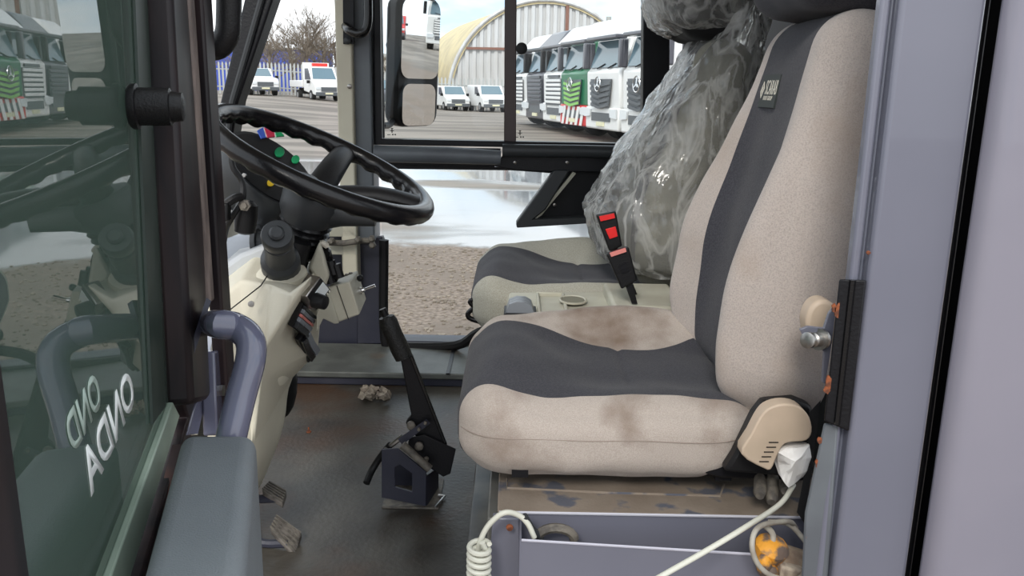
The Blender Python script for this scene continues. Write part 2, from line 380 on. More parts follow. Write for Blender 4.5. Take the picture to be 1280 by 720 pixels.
T6 = truck('white truck cab at the right end, half behind the plastic-wrapped seat', m_twhite, 'star'); place(T6, (3.40, 23.4, 0), th, 1.06)
T4 = truck('green truck cab with star badge and red striped bumper', m_tgreen, 'star', lower=m_tred, roofc=m_twhite, extra=True); place(T4, (1.95, 29.2, 0), th, 1.06)
T3 = truck('white truck cab with five white grille bars, left of the green truck', m_twhite, 'bars'); place(T3, (1.42, 32.0, 0), th, 1.06)
T2 = truck('dark grey truck cab between two white ones', m_tdark, 'bars'); place(T2, (.80, 35.0, 0), th, 1.06)
T1 = truck('white truck cab nearest the window mullion, farthest of the row', m_twhite, 'bars'); place(T1, (.10, 38.2, 0), th, 1.06)
T7 = truck('white truck seen only in the tall outside mirror', m_twhite, 'bars'); place(T7, (50, 13.6, 0), -math.radians(75))
def van(label, paint, kind, loc, rz, s=1):
    V = thing('van' if kind != 'pickup' else 'pickup_truck', (0, 0, 0), label, 'van' if kind != 'pickup' else 'pickup')
    w = .9
    if kind == 'van': prof = [(0, .35), (-.02, .8), (.15, 1.0), (.85, 1.15), (1.55, 1.82), (4.4, 1.85), (4.45, .35)]
    elif kind == 'pickup': prof = [(0, .4), (-.02, .95), (.2, 1.12), (1.3, 1.2), (1.95, 1.78), (3.3, 1.78), (3.6, 1.2), (5.2, 1.2), (5.2, .5)]
    else: prof = [(0, .35), (-.02, .9), (.2, 1.15), (.7, 1.3), (1.25, 2.15), (2.3, 2.2), (2.35, .6)]
    b_ = nb(); xprism(b_, prof, -w, w); obj('body', b_, paint, V, bevel=.07)
    i = 3; a, c = Vector((0, *prof[i])), Vector((0, *prof[i+1]))
    n_ = Vector((0, -(c-a).z, (c-a).y)).normalized()
    A = a.lerp(c, .1); B = a.lerp(c, .92)
    b_ = nb(); prism(b_, [A+Vector((-.78, 0, 0)), A+Vector((.78, 0, 0)), B+Vector((.68, 0, 0)), B+Vector((-.68, 0, 0))], n_*.03); obj('windscreen', b_, m_tglass, V)
    for s_ in (-1, 1):
        y0 = prof[4][0]; z0 = prof[3][1]+.05; z1 = prof[4][1]-.1
        b_ = nb(); prism(b_, [Vector((s_*w, y0-.45, z0)), Vector((s_*w, y0+.7, z0)), Vector((s_*w, y0+.7, z1)), Vector((s_*w, y0+.05, z1))], (s_*.02, 0, 0)); obj('side_window', b_, m_tdark, V)
        b_ = nb(); box(b_, (s_*.72-.16, -.05, .72), (s_*.72+.16, .1, .9)); obj('headlamp', b_, m_lamp, V, bevel=.02)
        b_ = nb(); box(b_, (s_*1.02-.1, .95, 1.1), (s_*1.02+.1, 1.05, 1.3)); obj('mirror', b_, m_black, V, bevel=.02)
        for y in (.85, prof[-1][0]-(.9 if kind != 'tipper' else -1.2)):
            b_ = nb(); cyl(b_, (s_*.68, y, .34), (s_*.93, y, .34), .34, 16); wh = obj('wheel', b_, m_tyre, V)
            b_ = nb(); cyl(b_, (s_*.92, y, .34), (s_*.95, y, .34), .18, 12); obj('hub', b_, m_hub, wh)
    b_ = nb(); box(b_, (-.52, -.05, .6), (.52, .05, .88)); obj('grille', b_, m_grille, V)
    b_ = nb(); box(b_, (-.88, -.06, .32), (.88, .05, .56)); obj('bumper', b_, m_grille, V, bevel=.03)
    b_ = nb(); box(b_, (-.26, -.08, .42), (.26, -.05, .53)); obj('number_plate', b_, m_plt, V)
    if kind == 'tipper':
        b_ = nb(); box(b_, (-.95, 2.45, .85), (.95, 5.2, 1.3)); obj('drop_side_body', b_, paint, V, bevel=.03)
        b_ = nb(); box(b_, (-.9, 2.36, 1.3), (.9, 2.44, 2.45)); obj('headboard', b_, m_twhite, V)
        b_ = nb(); box(b_, (-.35, 2.3, .4), (.35, 5.0, .8)); obj('chassis', b_, m_tyre, V)
        b_ = nb(); box(b_, (-.5, 1.5, 2.2), (.5, 1.75, 2.4)); obj('beacon_bar', b_, m_redtrim, V)
    place(V, loc, rz, s)
def at(px, Y): q = P(px, 110, Y); return (q.x, Y, gz(q.x, Y))
van('white van with dark bumper parked left of the window mullion', m_twhite, 'van', at(620, 57), math.radians(18), .95)
van('white van beside the outside mirror, nose to the right', m_twhite, 'van', at(573, 58), math.radians(20), .9)
van('dark pickup behind the outside mirror arm', m_tdark, 'pickup', at(486, 50), math.radians(25))
van('white tipper van with a low drop-side body and red roof bar', m_twhite, 'tipper', at(411, 56), math.radians(32))
van('white pickup by the palisade fence, nearest the slanted pillar', m_twhite, 'pickup', at(332, 57), math.radians(30))

van('red van seen only in the tall outside mirror', m_tred, 'van', (66, 12.6, 0), math.radians(-80))
# hangar
HG = thing('hangar', (3.1, 75, 0), 'arched hangar with pale corrugated gable end and yellowed roof', 'building')
hc = P(680, 126, 75); Rr = 8.3; ax = Vector((-5.5, 22, 0))
def arc(k, n, r=Rr): a = math.pi*k/n; return Vector((-math.cos(a)*r, 0, math.sin(a)*r))
bm = nb()
r0 = [bm.verts.new(hc+arc(k, 36)+Vector((0, 0, 0))) for k in range(37)]; r1 = [bm.verts.new(hc+arc(k, 36)+ax) for k in range(37)]
r2 = [bm.verts.new(hc+arc(k, 36, Rr-.25)) for k in range(37)]
for k in range(36):
    bm.faces.new((r0[k], r0[k+1], r1[k+1], r1[k])); bm.faces.new((r2[k], r2[k+1], r0[k+1], r0[k]))
obj('roof', bm, m_roofy, HG)
NP = 26
for k in range(NP):                          # corrugated sheets, each cut to the arch
    x0 = -Rr+.15+(2*Rr-.3)*k/NP; x1 = x0+(2*Rr-.3)/NP
    def top(x): return math.sqrt(max(.05, (Rr-.1)**2-x*x))
    bm = nb(); xm = x0+(x1-x0)*.5; z0 = -hc.z
    for xa, xb, yo in ((x0, xm, .15), (xm, x1, .32)):
        prism(bm, [hc+Vector((xa, yo, z0)), hc+Vector((xb, yo, z0)), hc+Vector((xb, yo, top(xb))), hc+Vector((xa, yo, top(xa)))], (0, .3, 0))
    obj('cladding_sheet', bm, m_cor, HG, smooth=False)
for x in (-3.2, 1.8):
    bm = nb(); box(bm, hc+Vector((x-.14, -.02, -hc.z)), hc+Vector((x+.14, .18, math.sqrt(Rr*Rr-x*x)-.15))); obj('steel_post', bm, m_steelr, HG)
bm = nb(); box(bm, hc+Vector((-6.8, -.02, 4.2)), hc+Vector((-1, .14, 4.4))); obj('steel_rail', bm, m_steelr, HG)
bm = nb(); tube(bm, [hc+arc(k, 36, Rr+.05)+Vector((0, -.05, 0)) for k in range(37)], .16, 6); obj('arch_trim', bm, m_cor, HG)
# red-edged roof building
q = P(782, 60, 95)
RB = thing('roofed_building', (q.x, 95, 0), 'low building with a brown roof edged in red behind the trucks', 'building')
bm = nb(); box(bm, (q.x-4, 95, 0), (q.x+6, 101, 5.2)); obj('wall', bm, m_bld, RB)
bm = nb(); prism(bm, [P(755, 52, 95), P(809, 52, 95), P(800, 44, 95), P(781, 35, 95), P(760, 41, 95)], (0, 6, 0)); obj('roof', bm, m_roofr, RB)
bm = nb(); tube(bm, [P(758, 42, 94.9), P(781, 35, 94.9), P(803, 45, 94.9)], .18, 6); obj('red_edging', bm, m_redtrim, RB)
for i, (px, py) in enumerate(((714, 4), (761, 21), (783, 28), (797, 34))):
    q = P(px, py, 104); bm = nb(); tube(bm, [(q.x, 104, 0), (q.x, 104, q.z-.5)], .22, 8); cyl(bm, (q.x, 104, q.z-.6), (q.x, 104, q.z), .33, 10)
    tag(obj('flue_pipe', bm, m_pale), ['thin flue pipe over the hangar arch', 'capped flue pipe left of the red-edged roof', 'flue pipe above the peak of the red-edged roof', 'flue pipe right of the red-edged roof peak'][i], 'flue pipe')
# left background
q = P(362, 70, 90)
BB = thing('blue_shed', (q.x, 90, 0), 'bright blue shed behind the bare trees', 'building')
bm = nb(); box(bm, (q.x-8, 90, 0), (q.x+3, 97, P(362, 62, 90).z)); obj('wall', bm, m_bluec, BB)
bm = nb(); box(bm, (q.x-8.3, 89.7, P(362, 62, 90).z), (q.x+3.3, 97.2, P(362, 60, 90).z)); obj('roof', bm, m_pale, BB)
bm = nb(); box(bm, (q.x+.2, 89.8, 1), (q.x+.6, 90, P(362, 64, 90).z)); obj('downpipe', bm, m_pale, BB)
q = P(482, 70, 95)
LB = thing('low_warehouse', (q.x, 95, 0), 'low grey warehouse behind the dark pickup', 'building')
bm = nb(); box(bm, (q.x-5, 95, 0), (q.x+4, 101, P(482, 72, 95).z)); obj('wall', bm, m_bld, LB)
bm = nb(); box(bm, (q.x-5.3, 94.7, P(482, 72, 95).z), (q.x+4.3, 101, P(482, 67, 95).z)); obj('roof', bm, m_pale, LB)
FN = thing('palisade_fence', (-14, 62, .7), 'grey steel palisade fence behind the parked vehicles', 'fence')
bm = nb(); xx = -24.0
while xx < 2.5:
    z = gz(xx, 62); prism(bm, [Vector((xx, 62, z)), Vector((xx+.13, 62, z)), Vector((xx+.13, 62, z+2.1)), Vector((xx+.065, 62, z+2.25)), Vector((xx, 62, z+2.1))], (0, .03, 0)); xx += .27
obj('pale', bm, m_pale, FN, kind='stuff', smooth=False)
for zz in (.5, 1.7):
    bm = nb(); tube(bm, [(x, 62.06, gz(x, 62)+zz) for x in (-24, -18, -12, -8, -4, 2.5)], .05, 4); obj('rail', bm, m_pale, FN)
def tree(loc, h, label, seed):
    rnd = random.Random(seed); T = thing('bare_tree', loc, label, 'tree', 'bare trees behind the fence')
    tr = nb(); br = nb(); L = Vector(loc)
    tube(tr, [L, L+Vector((rnd.uniform(-.2, .2), 0, h*.35)), L+Vector((rnd.uniform(-.4, .4), 0, h*.6))], [.16, .12, .07], 6)
    def grow(p, d, ln, r, n):
        e_ = p+d*ln; tube(br, [p, (p+e_)/2+Vector([rnd.uniform(-.08, .08)*ln for _ in range(3)]), e_], [r, r*.8, r*.6], 3, caps=False)
        if n:
            for _ in range(4):
                nd = (d+Vector([rnd.uniform(-.8, .8), rnd.uniform(-.8, .8), rnd.uniform(-.25, .6)])).normalized()
                grow(p.lerp(e_, rnd.uniform(.5, 1)), nd, ln*.68, r*.6, n-1)
    for k in range(13):
        a = rnd.uniform(0, 6.28); grow(L+Vector((0, 0, h*rnd.uniform(.15, .5))), Vector((math.cos(a), math.sin(a), rnd.uniform(.3, 1.1))).normalized(), h*.26, .05, 3)
    obj('trunk', tr, m_bark, T); obj('twigs', br, m_bark, T, kind='stuff')
for i, (px, Y, h, lab) in enumerate(((340, 69, 6.6, 'bare tree left of the blue shed, by the slanted pillar'), (366, 76, 7.6, 'bare tree in front of the blue shed'),
                               (384, 71, 7.8, 'tall bare tree above the palisade fence'), (404, 74, 7.4, 'bare tree above the white tipper van'),
                               (422, 78, 7.6, 'bare tree rising behind the beige pillar'), (300, 82, 7.0, 'bare tree left of the slanted pillar'), (484, 84, 4.8, 'low bare tree behind the mirror arm'))):
    a = at(px, Y); tree(a, h, lab, i+3)
for i, px in enumerate((580, 592, 604, 618)):    # thin poles with lights by the hangar foot
    pass

# ------------------------------------------------------------------ cab shell
FZ = .66; YW = 2.90
bm = nb(); box(bm, (-1.0, 1.0, FZ-.05), (1.1, 2.95, FZ)); struct('floor', bm, m_floor, 'worn wet grey rubber cab floor')
bm = nb(); box(bm, (-1.05, .98, 2.42), (1.15, 3.0, 2.48)); struct('ceiling', bm, m_beige2, 'pale cab roof lining')
# rear wall of the cab behind the seats
bm = nb(); box(bm, (.80, 1.35, FZ), (.86, 2.95, 2.42)); struct('wall_rear', bm, m_rubber, 'black padded rear cab wall')
bm = nb(); box(bm, (-1.0, 1.2, FZ-.3), (-.93, 2.9, 1.16)); struct('wall_front', bm, m_beige2)
# far side wall pieces
def wp(name, pix, m_, Y=YW, th_=.05, label=None, bevel=.004): 
    bm = nb(); ppoly(bm, pix, Y, th_); return struct(name, bm, m_, label, bevel=bevel)
wp('wall_far', [(300, 400), (352, 300), (400, 285), (478, 300), (480, 424), (482, 700), (300, 700)], m_navy, 2.88, .06, 'navy lower front panel of the far side')
bm = nb(); box(bm, (P(480, 430, 2.9).x, 2.86, .3), (1.0, 2.95, P(600, 424, 2.9).z)); struct('wall_far_lower', bm, m_navy, bevel=.005)
# door seal strip round bottom of the lower window
bm = nb(); tube(bm, smoothpath([P(480, 300, 2.84), P(481, 424, 2.84), P(500, 433, 2.84), P(570, 432, 2.80), P(600, 415, 2.72), P(640, 405, 2.72)], 4), .017, 8)
struct('trim_1', bm, m_rubber, 'black rubber seal along the far window sill')
# ledge beneath
bm = nb(); zt = PZ(480, 441, 0).z; zl = P(480, 466, 2.55).z
box(bm, (-.9, 2.55, zl-.02), (.8, 2.86, zl)); struct('trim_2', bm, m_ledge, 'worn grey step ledge along the far wall', bevel=.004)
bm = nb(); box(bm, (-.9, 2.56, FZ), (.8, 2.60, zl-.02)); struct('baseboard_far', bm, m_navy, 'dark riser below the ledge', bevel=.004)
bm = nb(); box(bm, (P(559, 450, 2.6).x, 2.545, zl), (P(559, 450, 2.6).x+.012, 2.86, zl+.004)); struct('trim_3', bm, m_bsteel, 'joint strip across the ledge')
# far pillar
def vpost(name, pa, pb, Y0, Y1, m_, z0, z1, row_=180, label=None, bevel=.006):
    xa = P(pa, row_, Y0).x; xb = P(pb, row_, Y0).x
    bm = nb(); box(bm, (xa, Y0, z0), (xb, Y1, z1)); return struct(name, bm, m_, label, bevel=bevel)
zb = P(440, 233, 2.8).z
vpost('trim_4', 423, 443, 2.80, 2.9, m_beige, zb-.35, 2.42, label='cream strip down the far front pillar')
vpost('pillar_far', 442, 466, 2.83, 2.95, m_mgrey, P(440, 302, 2.83).z, 2.42, label='grey far front pillar')
bm = nb(); ppoly(bm, [(455, 300), (478, 296), (480, 430), (446, 430), (446, 300)], 2.86, .04); struct('trim_5', bm, m_navy, bevel=.004)
for i, (px, py) in enumerate(((437, 108),)):
    bm = nb(); lathe(bm, P(px, py, 2.80), (0, -1, 0), [(0, .008), (.004, .008), (.006, .004)], 12); tag(obj('screw', bm, m_metal), 'small screw in the cream pillar strip', 'screw')
# hinge plates on far pillar
HP = thing('hinge_bracket', P(430, 300, 2.80), 'cream plate and metal hinge rod below the steering wheel on the far pillar', 'hinge')
bm = nb(); ppoly(bm, [(405, 276), (445, 276), (445, 296), (405, 296)], 2.80, .02); obj('plate', bm, m_beige2, HP, bevel=.002)
bm = nb(); ppoly(bm, [(405, 306), (446, 308), (446, 319), (405, 318)], 2.80, .02); obj('plate', bm, m_beige2, HP, bevel=.002)
bm = nb(); tube(bm, [P(408, 303, 2.77), P(430, 304, 2.77), P(450, 301, 2.77), P(468, 300, 2.77)], .010, 8); obj('rod', bm, m_dull, HP)
for px, py in ((415, 301), (448, 299), (465, 298), (466, 306)):
    bm = nb(); lathe(bm, P(px, py, 2.76), (0, -1, 0), [(0, .012), (.012, .012), (.02, .006)], 6); obj('bolt', bm, m_dull, HP, smooth=False)
bm = nb(); ppoly(bm, [(399, 290), (408, 290), (408, 312), (399, 312)], 2.79, .02); obj('bracket', bm, m_dull, HP)
# upper sliding window
W1 = struct('window_1', one(ppoly, [(466, -60), (474, -60), (477, 174), (812, 180), (812, 187), (468, 181)], 2.86, .06), m_bsteel, 'black framed upper sliding window in the far side', bevel=.003)
bm = nb(); ppoly(bm, [(471, -60), (476, -60), (480, 172), (475, 176)], 2.90, .02); obj('gasket', bm, m_rubber, W1)
bm = nb(); ppoly(bm, [(631, -60), (646, -60), (645, 178), (630, 177)], 2.875, .03); obj('mullion', bm, mat('dark_red_brown_bar', (.05, .03, .028), .4), W1, bevel=.003)
bm = nb(); ppoly(bm, [(805, -60), (838, -60), (836, 260), (803, 200)], 2.87, .06); obj('stile', bm, m_bsteel, W1, bevel=.003)
bm = nb(); ppoly(bm, [(474, -60), (637, -60), (637, 178), (477, 176)], 2.91, .004); obj('pane', bm, m_glass, W1, smooth=False)
bm = nb(); ppoly(bm, [(640, -60), (812, -60), (812, 182), (640, 179)], 2.892, .004); obj('pane', bm, m_glass, W1, smooth=False)
bm = nb(); lathe(bm, P(652, 61, 2.875), (0, -1, 0), [(0, .012), (.012, .012), (.014, .019), (.026, .019), (.028, .012)], 18); obj('knob', bm, m_black, W1)
for px, py in ((490, 164), (650, 167)):      # small etched marks on the panes
    bm = nb()
    for a, b_, c, d in ((-1.5, -4, 3, .8), (-2.5, -1, 5, .8), (-.6, -4, 1.2, 6), (-6, 4, 4, .8), (0, 3.5, 2, 1.5), (3, 3.5, 2, 1.5)):
        ppoly(bm, [(px+a, py+b_), (px+a+c, py+b_), (px+a+c, py+b_+d), (px+a, py+b_+d)], 2.885, .001)
    obj('etched_mark', bm, m_black, W1, smooth=False)
# grey rail under the upper window
RL = thing('grab_rail', P(630, 195, 2.8), 'grey padded rail below the upper far window', 'rail')
bm = nb(); tube(bm, [P(468, 192, 2.82), P(560, 194, 2.82), P(626, 197, 2.82)], [.028, .028, .024], 14); obj('tube', bm, m_mgrey, RL)
bm = nb(); tube(bm, [P(628, 188, 2.80), P(720, 189, 2.80), P(815, 191, 2.80)], .021, 14); obj('tube', bm, m_dgrey, RL)
bm = nb(); ppoly(bm, [(468, 184), (626, 186), (618, 209), (560, 208), (472, 206)], 2.86, .03); obj('backing', bm, m_bsteel, RL, bevel=.002)
# black panel with diagonal cut-out
AP = thing('armrest_panel', P(700, 230, 2.8), 'black angular panel with a diagonal recess behind the passenger seat', 'panel')
bm = nb(); ppoly(bm, [(618, 208), (632, 190), (830, 190), (830, 215), (712, 215), (690, 215), (646, 213)], 2.82, .05); obj('top_board', bm, m_bsteel, AP, bevel=.003)
bm = nb(); ppoly(bm, [(692, 213), (712, 213), (682, 262), (667, 274), (760, 270), (760, 278), (646, 285), (645, 279), (690, 217)], 2.80, .06); obj('diagonal_frame', bm, m_dgrey, AP, bevel=.004)
bm = nb(); ppoly(bm, [(707, 213), (830, 213), (830, 276), (665, 277)], 2.86, .02); obj('recess', bm, m_bsteel, AP)
bm = nb(); ppoly(bm, [(716, 215), (720, 217), (677, 269), (669, 274)], 2.81, .02); obj('edge_strip', bm, m_beige2, AP)
for px, py in ((644, 203), (709, 203), (693, 256)):
    bm = nb(); lathe(bm, P(px, py, 2.82), (0, -1, 0), [(0, .006), (.003, .006), (.005, .003)], 10); obj('screw', bm, m_metal, AP)
# lower window pane with white sealing dots line
W2 = struct('window_2', one(ppoly, [(478, 206), (640, 209), (696, 213), (696, 217), (640, 213), (478, 211)], 2.885, .02), m_bsteel, 'low far side window looking down on the yard')
bm = nb(); ppoly(bm, [(477, 208), (830, 211), (830, 424), (481, 430)], 2.91, .004); obj('pane', bm, m_glass, W2, smooth=False)
# windscreen
bm = nb(); zA, zB = 1.16, 2.42; path = [(-.70, 1.76), (-.92, 1.82), (-1.12, 1.98), (-1.2, 2.3), (-1.02, 2.68), (-.60, 2.89)]
bot = [Vector((x-.12, y, zA)) for x, y in path]; topv = [Vector((x+.10, y, zB)) for x, y in path]
a = [bm.verts.new(v) for v in bot]; b_ = [bm.verts.new(v) for v in topv]
for i in range(len(path)-1): bm.faces.new((a[i], a[i+1], b_[i+1], b_[i]))
struct('window_3', bm, m_glass, 'curved windscreen')
# slanted near front pillar
bm = nb(); loft2(bm, [P(314, -40, 1.72), P(354, -40, 1.72), P(297, 127, 1.70), P(277, 250, 1.69), P(271, 335, 1.67), P(260, 335, 1.67), P(267, 256, 1.69), P(275, 127, 1.70)],
                 [P(314, -40, 1.72)+Vector((0, .06, 0)), P(354, -40, 1.72)+Vector((0, .06, 0)), P(297, 127, 1.70)+Vector((0, .06, 0)), P(277, 250, 1.69)+Vector((0, .06, 0)), P(271, 335, 1.67)+Vector((0, .06, 0)), P(260, 335, 1.67)+Vector((0, .06, 0)), P(267, 256, 1.69)+Vector((0, .06, 0)), P(275, 127, 1.70)+Vector((0, .06, 0))])
PA = struct('pillar_front', bm, m_bsteel, 'black slanted near front pillar', bevel=.006)
bm = nb(); tube(bm, [P(338, -40, 1.715), P(290, 127, 1.695), P(274, 250, 1.685)], .006, 8); obj('weatherstrip', bm, m_dgrey, PA)
# near cab post (brown rail + dark frame) between door and dash
def vprism(name, x0, x1, Y, th_, z0, z1, m_, row_=200, parent=None, label=None, bevel=.004):
    xa = P(x0, row_, Y).x; xb = P(x1, row_, Y).x; bm = nb(); box(bm, (xa, Y, z0), (xb, Y+th_, z1))
    return obj(name, bm, m_, parent, label, bevel=bevel, kind=None if parent else 'structure')
D1 = vprism('door_1', 223, 251, 1.165, .02, P(250, 378, 1.17).z, 2.3, m_brown, label='brown worn door-opening rail')
vprism('frame', 248, 266, 1.19, .04, .62, 2.3, m_door_dark, parent=D1, row_=200)
vprism('seal', 208, 231, 1.19, .02, P(215, 470, 1.19).z, 2.3, m_rubber, parent=D1, row_=200)
bm = nb(); cyl(bm, P(268, 488, 1.18), P(273, 488, 1.18)+Vector((.008, 0, 0)), .009, 6); obj('bolt', bm, m_metal, D1, smooth=False)
bm = nb(); loft2(bm, [P(258, 372, 1.05), P(264, 376, 1.05), P(234, 470, 1.0), P(231, 455, 1.0)], [P(258, 372, 1.08), P(264, 376, 1.08), P(234, 470, 1.03), P(231, 455, 1.03)]); obj('lower_corner', bm, m_navy, D1)

# ------------------------------------------------------------------ opened door
DR = thing('cab_door', DP(210, 560), 'opened cab door with tall green tinted glass at the left edge', 'door')
def dpoly(bm, pix, th_, off=0): prism(bm, [DP(x, y, off) for x, y in pix], DN*th_)
bm = nb(); dpoly(bm, [(-60, -60), (200, -60), (208, 512), (135, 760), (-60, 760)], .005); obj('glass', bm, m_dglass, DR, smooth=False)
bm = nb(); dpoly(bm, [(163, -60), (178, -60), (204, 508), (188, 530)], .003, .006); obj('post_reflection_band', bm, mat('dark_green_reflection', (.025, .04, .032), .4), DR, smooth=False)  # dark strip painted on the glass for the mirrored door post
bm = nb(); dpoly(bm, [(174, -60), (206, -60), (231, 498), (226, 503), (205, 508)], .035); obj('stile', bm, m_door_dark, DR, bevel=.008)
bm = nb(); dpoly(bm, [(-140, -60), (-63, -60), (46, 760), (-140, 760)], -.02, .006); obj('stile', bm, m_door_dark, DR, bevel=.006)
bm = nb(); dpoly(bm, [(208, 503), (217, 520), (140, 760), (112, 760)], .008, .004); obj('glazing_bead', bm, mat('pale_green_bead', (.42, .52, .42), .35, col2=(.25, .32, .26), scale=6), DR, bevel=.002)
bm = nb(); dpoly(bm, [(209, 503), (232, 500), (222, 540), (166, 760), (137, 760), (216, 523)], .02, .0); obj('bottom_rail', bm, m_door_dark, DR, bevel=.003)
bm = nb(); dpoly(bm, [(215, 556), (226, 556), (184, 760), (165, 760)], .012, .012); obj('rusty_strip', bm, mat('rust_brown_strip', (.12, .05, .035), .7, col2=(.05, .03, .03), scale=12), DR, label='rusty brown strip')
bm = nb(); dpoly(bm, [(236, 496), (248, 470), (262, 400), (272, 400), (236, 545), (222, 545)], .012, .01); obj('brace', bm, m_tubep, DR, bevel=.002)
bm = nb(); dpoly(bm, [(250, 440), (266, 436), (270, 545), (254, 545)], .02, .022); obj('bracket', bm, m_tubep, DR, bevel=.003)
# peg handle
q = DP(162, 133, .008); bm = nb()
lathe(bm, q-DN*.0, DN, [(0, .021), (.003, .0235), (.008, .0235), (.009, .0195), (.040, .0195), (.041, .016), (.052, .0145), (.054, .009)], 28)
obj('knob', bm, m_black, DR, label='round black peg handle')
# reflection of outside lettering and its ghost, laid on the glass as letter shapes
def textmesh(name, txt, O, U, V, m_, parent, th_=.0003, N_=None, bold=.022):
    cu = D.curves.new('tmp', 'FONT'); cu.body = txt; cu.size = 1; cu.resolution_u = 4; cu.offset = bold; cu.space_character = 1.0 if bold > .01 else 1.12
    to = D.objects.new('tmp', cu); C.objects.link(to); bpy.context.view_layer.update()
    me = D.meshes.new_from_object(to.evaluated_get(bpy.context.evaluated_depsgraph_get())); bm = nb(); bm.from_mesh(me)
    D.objects.remove(to); D.curves.remove(cu); D.meshes.remove(me)
    x0 = min(v.co.x for v in bm.verts); x1 = max(v.co.x for v in bm.verts); y1 = max(v.co.y for v in bm.verts); y0 = min(v.co.y for v in bm.verts)
    for v in bm.verts: v.co = Vector(O)+Vector(U)*((v.co.x-x0)/(x1-x0))+Vector(V)*((v.co.y-y0)/(y1-y0))
    r = bmesh.ops.extrude_face_region(bm, geom=bm.faces[:]); nn = Vector(U).cross(Vector(V)).normalized()*th_ if N_ is None else N_*th_
    bmesh.ops.translate(bm, verts=[g_ for g_ in r['geom'] if isinstance(g_, bmesh.types.BMVert)], vec=nn)
    return obj(name, bm, m_, parent, smooth=False)
A = DP(170, 500, .0054); textmesh('lettering', 'ONDA', A, DP(114, 622, .0054)-A, DP(160, 458, .0054)-A, m_letter, DR, N_=DN)['label'] = 'white reflection of the letters ONDA, laid on the glass'
A = DP(128, 503, .0054); textmesh('lettering', 'OND', A, DP(92, 570, .0054)-A, DP(118, 462, .0054)-A, m_letter2, DR, N_=DN)['label'] = 'paler ghost reflection of the letters beside the white ones'
# grey pocket box on the inner door side
zbx = H-.38; bm = nb()
A = [PZ(x, y, zbx) for x, y in ((226, 540), (320, 540), (305, 720), (175, 720))]
dA = (A[3]-A[0]); A[3] = A[0]+dA*1.5; A[2] = A[1]+(A[2]-A[1])*1.5
prism(bm, A, (0, 0, -.30)); o = obj('inner_panel_box', bm, m_boxgrey, DR, bevel=.016, seg=4, label='slate grey padded box')
bm = nb(); tube(bm, smoothpath([DP(258, 404, .02), P(272, 405, .98), P(295, 409, .97), P(312, 424, .955), P(313, 450, .94), P(300, 500, .92), P(288, 552, .90), P(284, 580, .895)], 6), .0175, 16)
obj('pull_handle', bm, m_tubep, DR, label='slate blue glossy tube handle')

# near grab handle up left
GH = thing('grab_bar', P(275, 60, 1.15), 'thick black grab handle at the top left, beside the door post', 'handle', None)
bm = nb(); tube(bm, smoothpath([P(287, -60, 1.27), P(286, 15, 1.27), P(284, 42, 1.27), P(275, 57, 1.27), P(262, 61, 1.27), P(246, 61, 1.27)], 6), .0178, 14); obj('bar', bm, m_black, GH)
# far grab handle
GF = thing('grab_bar', P(450, 40, 2.78), 'curved black grab handle on the far front pillar', 'handle')
bm = nb(); ppoly(bm, [(428, -60), (441, -60), (442, 55), (429, 55)], 2.785, .02); obj('mount_plate', bm, m_bsteel, GF)
bm = nb(); tube(bm, smoothpath([P(458, -60, 2.72), P(460, 0, 2.72), P(459, 32, 2.72), P(450, 42, 2.72), P(437, 38, 2.74), P(432, 33, 2.79)], 6), .014, 10); obj('bar', bm, m_gloss, GF)
bm = nb(); lathe(bm, P(435, 51, 2.785), (0, -1, 0), [(0, .012), (.012, .012), (.016, .006)], 10); obj('bolt', bm, m_dgrey, GF)

# ------------------------------------------------------------------ outside mirror on the far side
OM = thing('wing_mirror', P(510, 100, 3.2), 'tall two-pane outside mirror with black housing on the far side', 'mirror')
n = Vector((.80, -.60, -.055)).normalized(); tv = Vector((.60, .80, 0)); zv = n.cross(tv).normalized(); zv = zv if zv.z > 0 else -zv
def mpoly(bm, px0, px1, py0, py1, off, th_, rad=.03):
    c0 = P((px0+px1)/2, (py0+py1)/2, 3.2); hw = abs(P(px1, 60, 3.2).x-P(px0, 60, 3.2).x)/2/.60*1.0; hh = abs(P(510, py0, 3.2).z-P(510, py1, 3.2).z)/2
    pts = []
    for sx_, sz_, a0 in ((1, 1, 0), (-1, 1, 90), (-1, -1, 180), (1, -1, 270)):
        for k in range(5):
            a = math.radians(a0+k*22.5); pts.append(c0+n*off+tv*(sx_*(hw-rad)+rad*math.cos(a))+zv*(sz_*(hh-rad)+rad*math.sin(a)))
    prism(bm, pts, n*th_)
bm = nb(); mpoly(bm, 500, 547, -3, 160, -.06, .06, .05); obj('housing', bm, m_black, OM, bevel=.012)
bm = nb(); mpoly(bm, 505, 546, 0, 99, .0, .004, .04); obj('mirror_glass', bm, m_mirror, OM, label='tall upper mirror glass', smooth=False)
bm = nb(); mpoly(bm, 505, 541, 105, 157, .0, .004, .035); obj('mirror_glass', bm, m_mirror, OM, label='small lower mirror glass', smooth=False)
bm = nb(); tube(bm, smoothpath([P(496, 10, 3.2), P(495, 50, 3.2), P(490, 75, 3.2), P(493, 100, 3.2), P(494, 140, 3.18), P(488, 155, 3.1), P(478, 157, 3.0)], 5), .012, 8); obj('arm', bm, m_black, OM)
bm = nb(); tube(bm, smoothpath([P(488, 103, 3.2), P(493, 112, 3.2), P(494, 130, 3.2)], 5), .008, 6); obj('arm_brace', bm, m_black, OM)
bm = nb(); cyl(bm, P(495, 5, 3.18), P(496, 60, 3.18), .016, 10); obj('clamp_bar', bm, m_black, OM)
bm = nb(); lathe(bm, P(493, 57, 3.17), (-.1, -1, 0), [(0, .02), (.01, .024), (.03, .024), (.032, .017), (.026, .012)], 18); obj('pivot', bm, m_black, OM)
bm = nb(); sph(bm, P(491, 78, 3.19), .022, (1, 1, 1.5)); obj('joint', bm, m_dgrey, OM)

